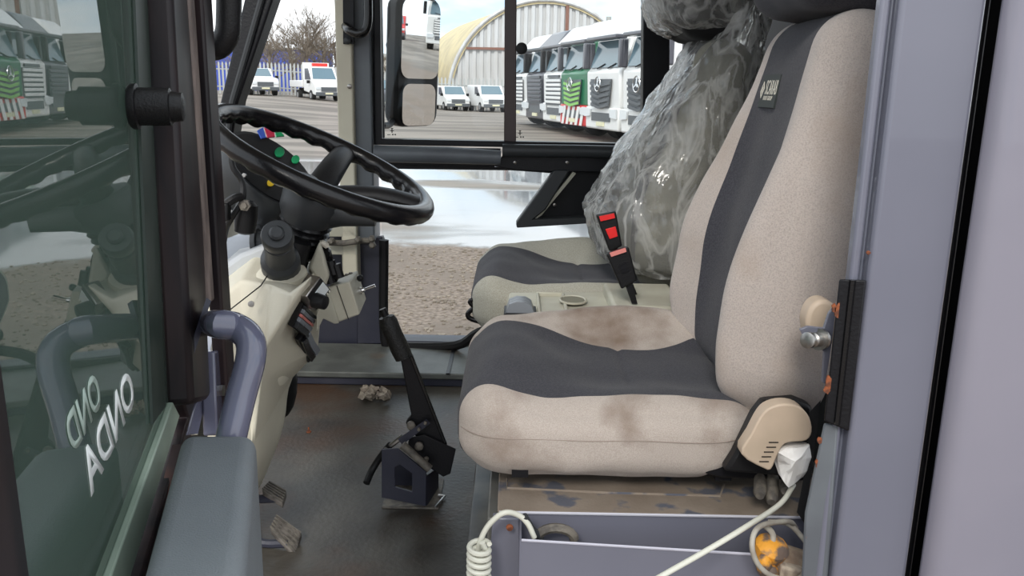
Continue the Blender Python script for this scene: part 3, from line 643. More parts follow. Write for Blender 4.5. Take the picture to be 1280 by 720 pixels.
# ------------------------------------------------------------------ dash console
DC = thing('dashboard', P(330, 600, 1.6), 'cream moulded dashboard pod with rocker switches left of the wheel', 'dashboard')
YA, YB = 1.36, 1.74
near = [(240, 430), (262, 395), (300, 352), (346, 360), (362, 367), (389, 346), (359, 392), (332, 433), (326, 472), (316, 560), (260, 560)]
Na = [P(x, y, YA+.0) for x, y in near]
Na[3] = P(340, 358, YA+.03); Na[2] = P(300, 350, YA+.06); Na[1] = P(262, 382, YA+.03)
far_ = [(250, 400), (262, 360), (323, 313), (350, 322), (392, 330), (400, 345), (396, 392), (398, 436), (383, 454), (362, 476), (300, 500)]
Nb = [P(x, y, YA+.24) for x, y in far_]
Nb[5] = P(400, 338, YB-.1); Nb[4] = P(385, 328, YB-.1)
bm = nb(); A = [bm.verts.new(p) for p in Na]; B = [bm.verts.new(p) for p in Nb]; Cc = [bm.verts.new(p+Vector((-.06, .28, -.02))) for p in Nb]
nn = len(Na)
for X_, Y_ in ((A, B), (B, Cc)):
    for i in range(nn): bm.faces.new((X_[i], X_[(i+1) % nn], Y_[(i+1) % nn], Y_[i]))
bm.faces.new(A); bm.faces.new(Cc[::-1]); bmesh.ops.triangulate(bm, faces=[f for f in bm.faces if len(f.verts) > 4])
from mathutils.bvhtree import BVHTree
dash_bvh = BVHTree.FromBMesh(bm.copy())
obj('main_moulding', bm, m_beige, DC, bevel=.012, seg=3, auto=50)
def OD(px, py, Yd=1.5):
    h_ = dash_bvh.ray_cast(CAM, ray(px, py).normalized())
    return h_[0] if h_[0] is not None else P(px, py, Yd)
# lower column cover, curved
bm = nb(); rings = []
for (px, py, Y, wl, d) in ((352, 430, 1.50, 46, .16), (342, 475, 1.50, 36, .15), (332, 505, 1.50, 26, .13), (334, 535, 1.50, 24, .12), (328, 565, 1.52, 24, .12), (316, 600, 1.56, 22, .10), (306, 632, 1.62, 18, .08)):
    c0 = P(px-wl*.35, py, Y+d*.5); hx = wl/1051*1.5*1.0; ring = []
    for k in range(16):
        a = 2*math.pi*k/16; ca, sa = math.cos(a), math.sin(a)
        ring.append(bm.verts.new(c0+Vector((math.copysign(abs(ca)**.6, ca)*hx, math.copysign(abs(sa)**.6, sa)*d, 0))))
    rings.append(ring)
for i in range(len(rings)-1):
    for k in range(16): bm.faces.new((rings[i][k], rings[i][(k+1) % 16], rings[i+1][(k+1) % 16], rings[i+1][k]))
bm.faces.new(rings[0]); bm.faces.new(rings[-1][::-1]); obj('column_cover', bm, m_beige, DC, sub=1, auto=180)
# round wheel-arch style dark boot by the column
bm = nb(); sph(bm, P(352, 478, 1.78), .055, (.6, 1, 1.5), 16); obj('boot', bm, m_rubber, DC)
# seam + screw
def onface(px, py): return P(px, py, YA+.015)
bm = nb(); tube(bm, [P(336, 342, YA+.07), P(326, 357, YA+.035), P(280, 393, YA-.002)], .0012, 5); obj('seam', bm, m_black, DC)
bm = nb(); lathe(bm, P(314, 380, YA+.012), (.1, -1, .3), [(0, .0054), (.002, .0054), (.003, .005)], 14); s_ = obj('screw', bm, m_metal, DC)
# switch face: frame from ridge to outer edge
sO = P(389, 346, YA+.02)
def SF(px, py, o=0):                        # the inclined switch face, from ridge (near) to outer edge
    t_ = max(0, min(1, (px-(346+ (433-py)*.42*0 + (392-py)*.55))/55)); return P(px, py, YA+.02+.19*t_-o)
RS = [([(364, 398), (372, 392), (383, 414), (374, 420)], m_dgrey), ([(369, 388), (377, 379), (389, 401), (382, 408)], m_dgrey), ([(374, 378), (381, 371), (390, 392), (385, 399)], m_dgrey)]
def rocker(frame, bars, lab):
    F_ = [OD(x, y) for x, y in frame]; print('sw', [tuple(round(c, 3) for c in p) for p in F_])
    nrm = (F_[1]-F_[0]).cross(F_[3]-F_[0]).normalized()
    if nrm.dot(CAM-F_[0]) < 0: nrm = -nrm
    F_ = [p-nrm*.004 for p in F_]
    bm = nb(); prism(bm, F_, nrm*.010); f_ = obj('switch_frame', bm, m_black, DC, label=lab, bevel=.001)
    def bl(u, v): return F_[0].lerp(F_[1], u).lerp(F_[3].lerp(F_[2], u), v)
    for (u0, u1, v0, v1, m_) in bars:
        bm = nb(); a0, a1, a2, a3 = bl(u0, v0), bl(u1, v0), bl(u1, v1), bl(u0, v1); mid0 = bl(u0, (v0+v1)/2)+nrm*.010; mid1 = bl(u1, (v0+v1)/2)+nrm*.010
        lo0, lo1 = bl(u0, v0)+nrm*.012, bl(u1, v0)+nrm*.012
        pts0 = [a0, a0+nrm*.017, bl(u0, (v0+v1)/2)+nrm*.014, a3+nrm*.0165, a3]; pts1 = [a1, a1+nrm*.017, bl(u1, (v0+v1)/2)+nrm*.014, a2+nrm*.0165, a2]
        loft2(bm, pts0, pts1); obj('rocker', bm, m_, f_, bevel=.001)
m_rk = mat('grey_rocker', (.22, .24, .27), .3)
rocker([(362, 407), (375, 377), (391, 392), (379, 420)], [(.04, .28, .05, .95, m_dgrey), (.30, .48, .05, .95, m_rk), (.51, .62, .05, .95, m_pink), (.66, .82, .05, .95, m_rk), (.84, .97, .05, .95, m_dgrey)], 'upper bank of rocker switches, one pink')
rocker([(370, 424), (381, 409), (396, 434), (383, 452)], [(.06, .46, .06, .94, m_gloss), (.5, .92, .06, .94, m_rk)], 'lower pair of grey rocker switches')
# radio-like display unit
F_ = [P(379, 370, 1.375), P(397, 345, 1.41), P(411, 362, 1.45), P(392, 388, 1.41)]
nrm = (F_[1]-F_[0]).cross(F_[3]-F_[0]).normalized(); nrm = nrm if nrm.dot(CAM-F_[0]) > 0 else -nrm
def bl(u, v, o=0): return F_[0].lerp(F_[1], u).lerp(F_[3].lerp(F_[2], u), v)+nrm*o
bm = nb(); prism(bm, [p-nrm*.02 for p in F_], nrm*.026); DU = obj('display_unit', bm, m_metal, DC, label='silver edged unit with pale display and knob', bevel=.002)
bm = nb(); prism(bm, [bl(.04, .06, .005), bl(.96, .06, .005), bl(.96, .94, .005), bl(.04, .94, .005)], nrm*.002); obj('face', bm, m_black, DU)
bm = nb(); prism(bm, [bl(.38, .25, .007), bl(.92, .25, .007), bl(.92, .78, .007), bl(.38, .78, .007)], nrm*.001); obj('display', bm, m_lcd, DU)
for k in range(6):
    u = .2+k*.13; bm = nb(); prism(bm, [bl(u, .84, .007), bl(u+.07, .84, .007), bl(u+.07, .92, .007), bl(u, .92, .007)], nrm*.001); obj('mark', bm, m_offw, DU)
bm = nb(); lathe(bm, bl(.2, .5, .006), nrm, [(0, .014), (.012, .013), (.022, .012), (.024, .007)], 18); obj('knob', bm, m_black, DU)
# cream control box with toggle
CB = thing('control_box', P(430, 370, 1.62), 'cream control box with a metal toggle switch, below the steering wheel', 'control box')
A = [P(408, 359, 1.56), P(434, 352, 1.56), P(446, 394, 1.56), P(422, 404, 1.56)]
A2 = [P(425, 346, 1.72), P(446, 338, 1.72), P(458, 374, 1.72), P(446, 394, 1.60)]
bm = nb(); 
fr = [P(408, 359, 1.55), P(437, 352, 1.55), P(450, 393, 1.55), P(423, 403, 1.55)]; bk = [P(424, 347, 1.70), P(447, 338, 1.70), P(458, 374, 1.70), P(436, 385, 1.70)]
loft2(bm, fr, bk); obj('case', bm, m_beige2, CB, bevel=.003)
bm = nb(); tube(bm, [P(421, 357, 1.548), P(436, 400, 1.548)], .0008, 4); obj('seam', bm, m_black, CB)
c0 = (fr[1]+fr[2]+bk[1]+bk[2])/4; nrm = (fr[2]-fr[1]).cross(bk[1]-fr[1]).normalized(); nrm = nrm if nrm.x > 0 else -nrm
bm = nb(); lathe(bm, c0, nrm, [(0, .008), (.006, .008), (.007, .005), (.012, .004)], 10); tube(bm, [c0+nrm*.01, c0+nrm*.03+Vector((.004, 0, .003))], [.0025, .0035], 8); obj('toggle', bm, m_chrome, CB)
bm = nb(); sph(bm, c0+Vector((0, .02, .022)), .007); obj('button', bm, m_black, CB)
for k in range(4):
    bm = nb(); p = bk[0].lerp(fr[0], .2).lerp(bk[1].lerp(fr[1], .2), .12+k*.2); lathe(bm, p, (0, 0, 1), [(0, .004), (.004, .004)], 8); obj('screw', bm, m_dull, CB)
# arch bracket holding the box
bm = nb(); loft2(bm, [P(396, 393, 1.5), P(410, 360, 1.55), P(424, 404, 1.55), P(418, 405, 1.55), P(404, 398, 1.53), P(396, 415, 1.5)],
                 [P(396, 393, 1.54), P(410, 360, 1.59), P(424, 404, 1.59), P(418, 405, 1.59), P(404, 398, 1.57), P(396, 415, 1.54)]); obj('bracket', bm, m_beige2, DC, bevel=.002)
# cream column shroud and wiring bundle
bm = nb(); loft2(bm, [P(385, 335, 1.50), P(400, 300, 1.50), P(412, 345, 1.50), P(405, 362, 1.50)], [P(385, 332, 1.62), P(400, 305, 1.62), P(414, 340, 1.62), P(408, 356, 1.62)]); obj('column_shroud', bm, m_beige2, DC, bevel=.006)
WB = thing('wiring_bundle', P(415, 335, 1.6), 'tangle of black wires beneath the steering column', 'wiring')
for k in range(11):
    a0 = (396+random.uniform(-4, 6), 302+random.uniform(-4, 10)); bm = nb()
    tube(bm, smoothpath([P(*a0, 1.58+random.uniform(-.03, .03)), P(406+random.uniform(-6, 8), 318+random.uniform(-6, 6), 1.56), P(414+random.uniform(-7, 8), 334+random.uniform(-5, 5), 1.57), P(419+random.uniform(-8, 8), 350, 1.6)], 5), random.uniform(.003, .006), 6)
    obj('wire', bm, m_gloss if k % 3 else m_black, WB)
for px, py in ((413, 334), (420, 338), (409, 345)):
    bm = nb(); a, b_ = P(px, py-8, 1.55), P(px+5, py+9, 1.55); tube(bm, [a, b_], .009, 8); obj('connector', bm, m_black, WB)
bm = nb(); tube(bm, smoothpath([P(396, 300, 1.55), P(402, 303, 1.54), P(408, 307, 1.55)], 4), .006, 8); obj('connector', bm, m_offw, WB, label='small white connector')
# grey-blue moulding behind
bm = nb(); tube(bm, [P(262, 330, 1.62), P(290, 318, 1.66), P(322, 303, 1.70)], [.036, .034, .03], 16); o = obj('demister_duct', bm, mat('pale_blue_grey_plastic', (.40, .44, .50), .35), DC, label='pale blue-grey rounded duct')
bm = nb(); lathe(bm, P(318, 306, 1.64), (1, 0, .1), [(0, .03), (.01, .032), (.012, .026), (.022, .026), (.024, .02)], 20); obj('duct_collar', bm, m_dgrey, DC)
bm = nb(); loft2(bm, [P(262, 345, 1.56), P(300, 318, 1.56), P(345, 300, 1.56), P(345, 330, 1.56), P(262, 372, 1.56)], [P(262, 322, 1.85), P(300, 296, 1.85), P(350, 290, 1.85), P(350, 330, 1.85), P(262, 372, 1.85)])
obj('dash_top', bm, mat('pale_grey_dash', (.46, .48, .50), .5), DC, bevel=.008)

# column stalk with round knob
CS = thing('column_stalk', P(345, 340, 1.45), 'stubby black control stalk with round concentric knob below the wheel', 'control')
a = P(352, 338, 1.47); kn = P(347, 297, 1.36)
ax_ = (kn-a).normalized()
bm = nb(); tube(bm, [a, a.lerp(kn, .35), a.lerp(kn, .42), a.lerp(kn, .85)], [.034, .034, .026, .024], 18); obj('barrel', bm, m_dgrey, CS, bevel=.002)
cx = (CAM-kn).normalized()*.75+Vector((0, -.2, .45)); cx.normalize()
bm = nb(); lathe(bm, kn-cx*.02, cx, [(0, .020), (.012, .0265), (.03, .0265), (.036, .024), (.035, .016), (.031, .014), (.031, .0125), (.042, .0125), (.045, .009)], 28); obj('knob', bm, m_dgrey, CS)
bm = nb(); tube(bm, [P(360, 335, 1.50), P(372, 300, 1.50)], [.03, .026], 12); obj('switch_body', bm, m_black, CS)
bm = nb(); lathe(bm, P(352, 341, 1.46), (0, -.3, 1), [(-.02, .046), (0, .044), (.008, .03)], 20); obj('collar', bm, m_beige, CS)

# ------------------------------------------------------------------ steering wheel
Lp, Rp = P(260, 137, 1.54), P(541, 268, 1.54); wc = (Lp+Rp)/2; u = (Rp-Lp).normalized(); v = Vector((0, math.cos(math.radians(3)), math.sin(math.radians(3)))); Rw = (Rp-Lp).length/2-.017
wn = u.cross(v).normalized()
if wn.z < 0: wn = -wn
SW = thing('steering_wheel', wc, 'large black steering wheel with finger-grip rim', 'steering wheel')
nS = 144
pts = [wc+u*math.cos(2*math.pi*k/nS)*Rw+v*math.sin(2*math.pi*k/nS)*Rw for k in range(nS)]
def rimr(i, a):
    return .0175
bm = nb(); rings = []
for k in range(nS):
    ang = 2*math.pi*k/nS; rad = u*math.cos(ang)+v*math.sin(ang); wv = .0028*math.cos(ang*30)
    ring = []
    for j in range(16):
        b0 = 2*math.pi*j/16; rr = .0175
        inner = max(0, -math.cos(b0)*.6-math.sin(b0)*.8)     # grips on the inner underside
        rr += wv*inner
        ring.append(bm.verts.new(pts[k]+rad*math.cos(b0)*rr+wn*math.sin(b0)*rr*1.0))
    rings.append(ring)
for k in range(nS):
    for j in range(16): bm.faces.new((rings[k][j], rings[k][(j+1) % 16], rings[(k+1) % nS][(j+1) % 16], rings[(k+1) % nS][j]))
obj('rim', bm, m_gloss, SW)
hub = P(392, 246, 1.54)
def spoke(ang, w0=.03, w1=.022, t0=.02):
    e_ = wc+(u*math.cos(ang)+v*math.sin(ang))*(Rw-.005); s0 = hub.lerp(e_, .08); side = wn.cross((e_-s0).normalized())
    bm = nb(); rs = []
    for i in range(7):
        t_ = i/6; p = s0.lerp(e_, t_)+wn*(.012*math.sin(t_*math.pi)); w_ = w0+(w1-w0)*t_; h_ = t0*(1-.45*t_)
        rs.append([bm.verts.new(p+side*math.cos(a)*w_+wn*math.sin(a)*h_) for a in [2*math.pi*k/14 for k in range(14)]])
    for i in range(6):
        for k in range(14): bm.faces.new((rs[i][k], rs[i][(k+1) % 14], rs[i+1][(k+1) % 14], rs[i+1][k]))
    bm.faces.new(rs[0]); bm.faces.new(rs[-1][::-1]); obj('spoke', bm, m_black, SW)
spoke(math.radians(88)); spoke(math.radians(-88)); spoke(math.radians(12), .025, .03, .022); 
bm = nb(); lathe(bm, hub-wn*.055, wn, [(0, .040), (.02, .052), (.05, .056), (.062, .05), (.068, .03), (.069, .005)], 28); obj('hub', bm, m_dgrey, SW)
bm = nb(); tube(bm, [hub+u*.01-wn*.025, hub+u*.06-wn*.006, hub+u*.12+wn*.012], [.038, .024, .014], 14); obj('lower_shroud', bm, m_dgrey, SW)
SC = thing('steering_column', P(380, 300, 1.54), 'dark steering column with ribbed rubber collar under the wheel', 'steering column')
ax_ = (P(372, 310, 1.56)-hub).normalized(); c0 = hub+ax_*.045
prof = [(0, .044)]
for k in range(4): prof += [(.006+k*.013, .050-k*.001), (.012+k*.013, .041)]
prof += [(.062, .046), (.075, .034)]
bm = nb(); lathe(bm, c0, ax_, prof, 28); obj('ribbed_collar', bm, m_gloss, SC)
bm = nb(); tube(bm, [c0+ax_*.07, c0+ax_*.26], .028, 14); obj('tube', bm, m_black, SC)

# ------------------------------------------------------------------ instrument pod
IP = thing('instrument_pod', P(345, 290, 1.62), 'dark rounded instrument pod with coloured warning lamps behind the wheel', 'instrument panel')
ic = P(338, 214, 1.68); inn = Vector((.62, -.38, .68)).normalized()
ua = (Vector((.62, 0, -.6)) - inn*Vector((.62, 0, -.6)).dot(inn)).normalized(); ub = inn.cross(ua).normalized()
if ub.y < 0: ub = -ub
rr = .088; rings = []; bm = nb()
for d, s_ in ((-.11, .35), (-.10, .6), (-.075, .84), (-.035, .98), (0, 1.03), (.006, 1.0), (.004, .93)):
    rings.append([bm.verts.new(ic+inn*d+(ua*math.cos(a)*1.15+ub*math.sin(a)*.95)*rr*s_) for a in [2*math.pi*k/32 for k in range(32)]])
for i in range(len(rings)-1):
    for k in range(32): bm.faces.new((rings[i][k], rings[i][(k+1) % 32], rings[i+1][(k+1) % 32], rings[i+1][k]))
bm.faces.new(rings[0]); bm.faces.new(rings[-1][::-1]); obj('housing', bm, m_dgrey, IP)
bm = nb(); a = [ic+inn*.0045+(ua*math.cos(a)*1.15+ub*math.sin(a)*.95)*rr*.92 for a in [2*math.pi*k/32 for k in range(32)]]; prism(bm, a, inn*.003); obj('face', bm, m_black, IP)
def onpod(px, py):
    r = ray(px, py); p0 = ic+inn*.0075; return CAM+r*((p0-CAM).dot(inn)/r.dot(inn))
def lamp(pix, m_, lab):
    bm = nb(); prism(bm, [onpod(x, y) for x, y in pix], inn*.003); obj('warning_lamp', bm, m_, IP, label=lab, bevel=.0006)
lamp([(321, 164), (328, 160), (332, 173), (326, 174)], m_blue, 'blue warning lamp'); lamp([(330, 160), (341, 160), (343, 172), (334, 173)], m_rlens, 'red warning lamp')
lamp([(343, 164), (349, 164), (355, 171), (345, 172)], m_green, 'green warning lamp at the top'); 
for (px, py, r_, m_, l_) in ((349, 191, 6, m_green, 'round green warning lamp'), (369, 200, 5, m_green, 'round green warning lamp low right'), (338, 229, 4.5, m_ylens, 'round yellow warning lamp')):
    lamp([(px+r_*math.cos(a*.524), py+r_*1.05*math.sin(a*.524)) for a in range(12)], m_, l_)
bm = nb(); tube(bm, [P(326, 250, 1.70), P(330, 300, 1.72)], .03, 12); obj('stem', bm, m_dgrey, IP)
bm = nb(); lathe(bm, P(306, 219, 1.60), (-.2, -1, .1), [(0, .004), (.004, .004)], 8); obj('screw', bm, m_metal, IP)
WM = thing('washer_bottle', P(307, 275, 1.55), 'small dark cylinder with a hex bolt beside the instrument pod', 'canister')
bm = nb(); lathe(bm, P(306, 292, 1.56), (P(309, 250, 1.56)-P(306, 292, 1.56)), [(0, .012), (.004, .019), (.03, .021), (.055, .020), (.062, .012)], 18); obj('body', bm, m_black, WM)
bm = nb(); lathe(bm, P(307, 256, 1.535), (0, -1, 0), [(0, .011), (.008, .011), (.008, .006), (.012, .006)], 6); obj('bolt', bm, m_dull, WM, smooth=False)
bm = nb(); ppoly(bm, [(274, 253), (285, 255), (285, 277), (274, 278)], 1.5, .02); tag(obj('small_mirror_bracket', bm, m_black, bevel=.003), 'small black bracket beside the front pillar', 'bracket')
bm = nb(); tube(bm, smoothpath([P(281, 256, 1.51), P(293, 248, 1.52), P(302, 246, 1.53)], 4), .008, 8); tag(obj('bracket_arm', bm, m_black), 'short black arm joining bracket and pod', 'bracket')
bm = nb(); tube(bm, smoothpath([P(296, 185, 1.60), P(289, 192, 1.56), P(292, 210, 1.55), P(303, 228, 1.55), P(303, 250, 1.54), P(292, 268, 1.53), P(283, 285, 1.54), P(280, 302, 1.56)], 6), .0055, 8); tag(obj('cable', bm, m_black), 'black cable looping down beside the instrument pod', 'cable')

# pedals
for i, (pix, Y, lab) in enumerate((([(327, 612), (337, 602), (358, 613), (353, 629)], 1.62, 'upper worn rubber pedal under the dashboard'), ([(337, 660), (346, 643), (377, 664), (368, 694)], 1.56, 'lower worn rubber pedal nearest the camera'))):
    PD = thing('pedal', P(pix[0][0], pix[0][1], Y), lab, 'pedal')
    q = [P(x, y, Y+(.04 if k in (1, 2) else 0)) for k, (x, y) in enumerate(pix)]
    bm = nb(); prism(bm, q, (0, .004, -.016)); obj('pad', bm, mat('worn_pedal_rubber', (.17, .15, .13), .8, col2=(.08, .07, .06), scale=70), PD, bevel=.003)
    for k in range(5):
        t_ = (k+.5)/5; a = q[0].lerp(q[1], t_); b_ = q[3].lerp(q[2], t_); bm = nb(); tube(bm, [a+Vector((0, 0, .002)), b_+Vector((0, 0, .002))], .0022, 5); obj('rib', bm, m_dull, PD)
    c0 = (q[0]+q[3])/2; bm = nb(); tube(bm, smoothpath([c0+Vector((.01, .01, -.01)), c0+Vector((-.06, .02, -.01)), c0+Vector((-.12, .05, .05))], 4), .009, 8); obj('arm', bm, m_navy, PD)

# ------------------------------------------------------------------ handbrake
HB = thing('handbrake', PZ(520, 625, FZ), 'black ratchet handbrake lever on a navy floor bracket', 'handbrake')
Yh = 1.76
bm = nb(); o1 = [(477, 562), (497, 561), (533, 590), (532, 633), (477, 622)]
pl = [P(x, y, Yh) for x, y in o1]
# outline frame with opening: build as strips round a hole
inn_ = [P(x, y, Yh) for x, y in ((493, 585), (500, 581), (515, 592), (515, 615), (494, 609))]
for ext in ((0, .006, 0),):
    a = [bm.verts.new(p) for p in pl]; b_ = [bm.verts.new(p) for p in inn_]
    a2 = [bm.verts.new(p+Vector(ext)) for p in pl]; b2 = [bm.verts.new(p+Vector(ext)) for p in inn_]
    for i in range(5):
        j = (i+1) % 5
        bm.faces.new((a[i], a[j], b_[j], b_[i])); bm.faces.new((a2[i], b2[i], b2[j], a2[j])); bm.faces.new((a[i], a2[i], a2[j], a[j])); bm.faces.new((b_[i], b_[j], b2[j], b2[i]))
obj('bracket_plate', bm, m_navy, HB, bevel=.001)
bm = nb(); prism(bm, [P(532, 595, Yh), P(546, 585, Yh+.09), P(546, 624, Yh+.09), P(532, 633, Yh)], (.004, .004, 0)); prism(bm, [P(487, 570, Yh+.1), P(535, 595, Yh+.1), P(546, 620, Yh+.1), P(487, 615, Yh+.1)], (0, .005, 0)); obj('bracket_plate', bm, m_navy, HB)
bm = nb(); a, b_ = P(503, 556, Yh-.01), P(537, 586, Yh-.01); tube(bm, [a, a.lerp(b_, .5), b_], [.010, .009, .010], 10); obj('clevis_bar', bm, m_dull, HB)
bm = nb(); loft2(bm, [P(x, y, Yh+.02) for x, y in ((511, 547), (530, 543), (570, 561), (563, 592), (554, 596), (509, 566))], [P(x, y, Yh+.06) for x, y in ((511, 547), (530, 543), (570, 561), (563, 592), (554, 596), (509, 566))]); obj('ratchet_housing', bm, m_bsteel, HB, bevel=.002)
bm = nb(); ppoly(bm, [(500, 446), (514, 444), (558, 558), (535, 560), (509, 536), (507, 528), (514, 520)], Yh+.03, .02); obj('lever', bm, m_bsteel, HB, bevel=.003)
bm = nb(); tube(bm, [P(514, 446, Yh+.028), P(557, 556, Yh+.028)], .004, 6); obj('rib', bm, m_gloss, HB)
bm = nb(); tube(bm, [P(483, 396, Yh+.04), P(485, 402, Yh+.04), P(492, 418, Yh+.04), P(500, 436, Yh+.04), P(505, 447, Yh+.04)], [.017, .021, .020, .0215, .02], 16)
obj('grip', bm, mat('ribbed_grip_rubber', (.012, .012, .012), .5, bump=1, bscale=260), HB)
bm = nb(); a = P(482, 395, Yh+.04); tube(bm, [a, a+(P(478, 386, Yh+.04)-a)], .008, 10); obj('release_button', bm, m_black, HB)
bm = nb(); loft2(bm, [P(x, y, Yh+.012) for x, y in ((497, 549), (533, 524), (538, 529), (503, 556))], [P(x, y, Yh+.018) for x, y in ((497, 549), (533, 524), (538, 529), (503, 556))]); obj('link_arm', bm, m_navy, HB)
for px, py, r_, o_ in ((514, 531, .010, .02), (524, 557, .010, .015), (533, 573, .006, .015), (532, 528, .004, .008), (524, 536, .004, .008)):
    bm = nb(); lathe(bm, P(px, py, Yh+o_), (0, -1, 0), [(0, r_), (.006, r_), (.008, r_*.6)], 12); obj('bolt', bm, m_dull, HB)
bm = nb(); tube(bm, smoothpath([P(488, 556, Yh+.02), P(478, 568, Yh+.03), P(466, 586, Yh+.03), P(458, 604, Yh)], 5), .008, 10); obj('cable_sleeve', bm, m_black, HB)
bm = nb(); tube(bm, [P(482, 562, Yh+.02), P(503, 546, Yh+.02)], .006, 8); obj('cable_end', bm, m_metal, HB)
bm = nb(); c0 = PZ(512, 628, FZ); box(bm, c0+Vector((-.06, -.03, 0)), c0+Vector((.07, .12, .004))); obj('floor_plate', bm, m_dull, HB)
bm = nb(); tube(bm, [PZ(544, 634, FZ+.006), PZ(556, 620, FZ+.006), PZ(548, 619, FZ+.006)], .003, 6); obj('clip', bm, m_metal, HB)
# torn foam scrap on the floor
FS = nb()
for k in range(16):
    p = PZ(452+random.random()*32, 496-random.random()*10, FZ+.01+random.random()*.02); q = bmesh.ops.create_icosphere(FS, subdivisions=1, radius=random.uniform(.008, .018), matrix=Matrix.Translation(p))
    for vv in q['verts']: vv.co += Vector([random.uniform(-.008, .008) for _ in range(3)])
tag(obj('foam_scrap', FS, m_debris, smooth=False), 'scrap of torn beige foam on the floor by the ledge', 'debris')
bm = nb(); q = PZ(386, 540, FZ); lathe(bm, q, (0, 0, 1), [(0, .007), (.003, .007), (.003, .002), (.014, .002)], 8); tag(obj('bolt', bm, m_rust), 'small rusty bolt standing on the floor', 'bolt')

# ------------------------------------------------------------------ seats
def rgrid(h, r, n, remap, deform, classify):
    """rounded box as a quad grid; returns {class: bmesh}"""
    faces = {}
    def axis_lines(hh, rr_, k):
        base = [-1+2*i/k for i in range(k+1)]; return base
    def sp(x, y, z):
        q = Vector((x*h[0], y*h[1], z*h[2])); lim = Vector([max(0, hh-r) for hh in h])
        c = Vector([max(-l, min(l, q[i])) for i, l in enumerate(lim)]); d = q-c
        # cube->sphere on the corner blocks
        if d.length > 1e-9: d = d.normalized()*max(abs(a_) for a_ in d)
        return c+d
    out = {}
    cache = {}
    for ax_i in range(3):
        o_ = [i for i in range(3) if i != ax_i]
        for s_ in (-1, 1):
            for i in range(n[o_[0]]):
                for j in range(n[o_[1]]):
                    cs = []
                    for di, dj in ((0, 0), (1, 0), (1, 1), (0, 1)):
                        c = [0, 0, 0]; c[ax_i] = s_; c[o_[0]] = -1+2*(i+di)/n[o_[0]]; c[o_[1]] = -1+2*(j+dj)/n[o_[1]]; cs.append(tuple(round(x, 6) for x in c))
                    cc = [sum(c[k] for c in cs)/4 for k in range(3)]
                    key = classify(*cc)
                    bmq, vd = out.setdefault(key, (nb(), {}))
                    vs_ = []
                    for c in cs:
                        if c not in vd:
                            x, y, z = remap(*c); p = deform(sp(x, y, z), (x, y, z)); vd[c] = bmq.verts.new(p)
                        vs_.append(vd[c])
                    if len(set(vs_)) == 4: bmq.faces.new(vs_)
    return {k: v[0] for k, v in out.items()}
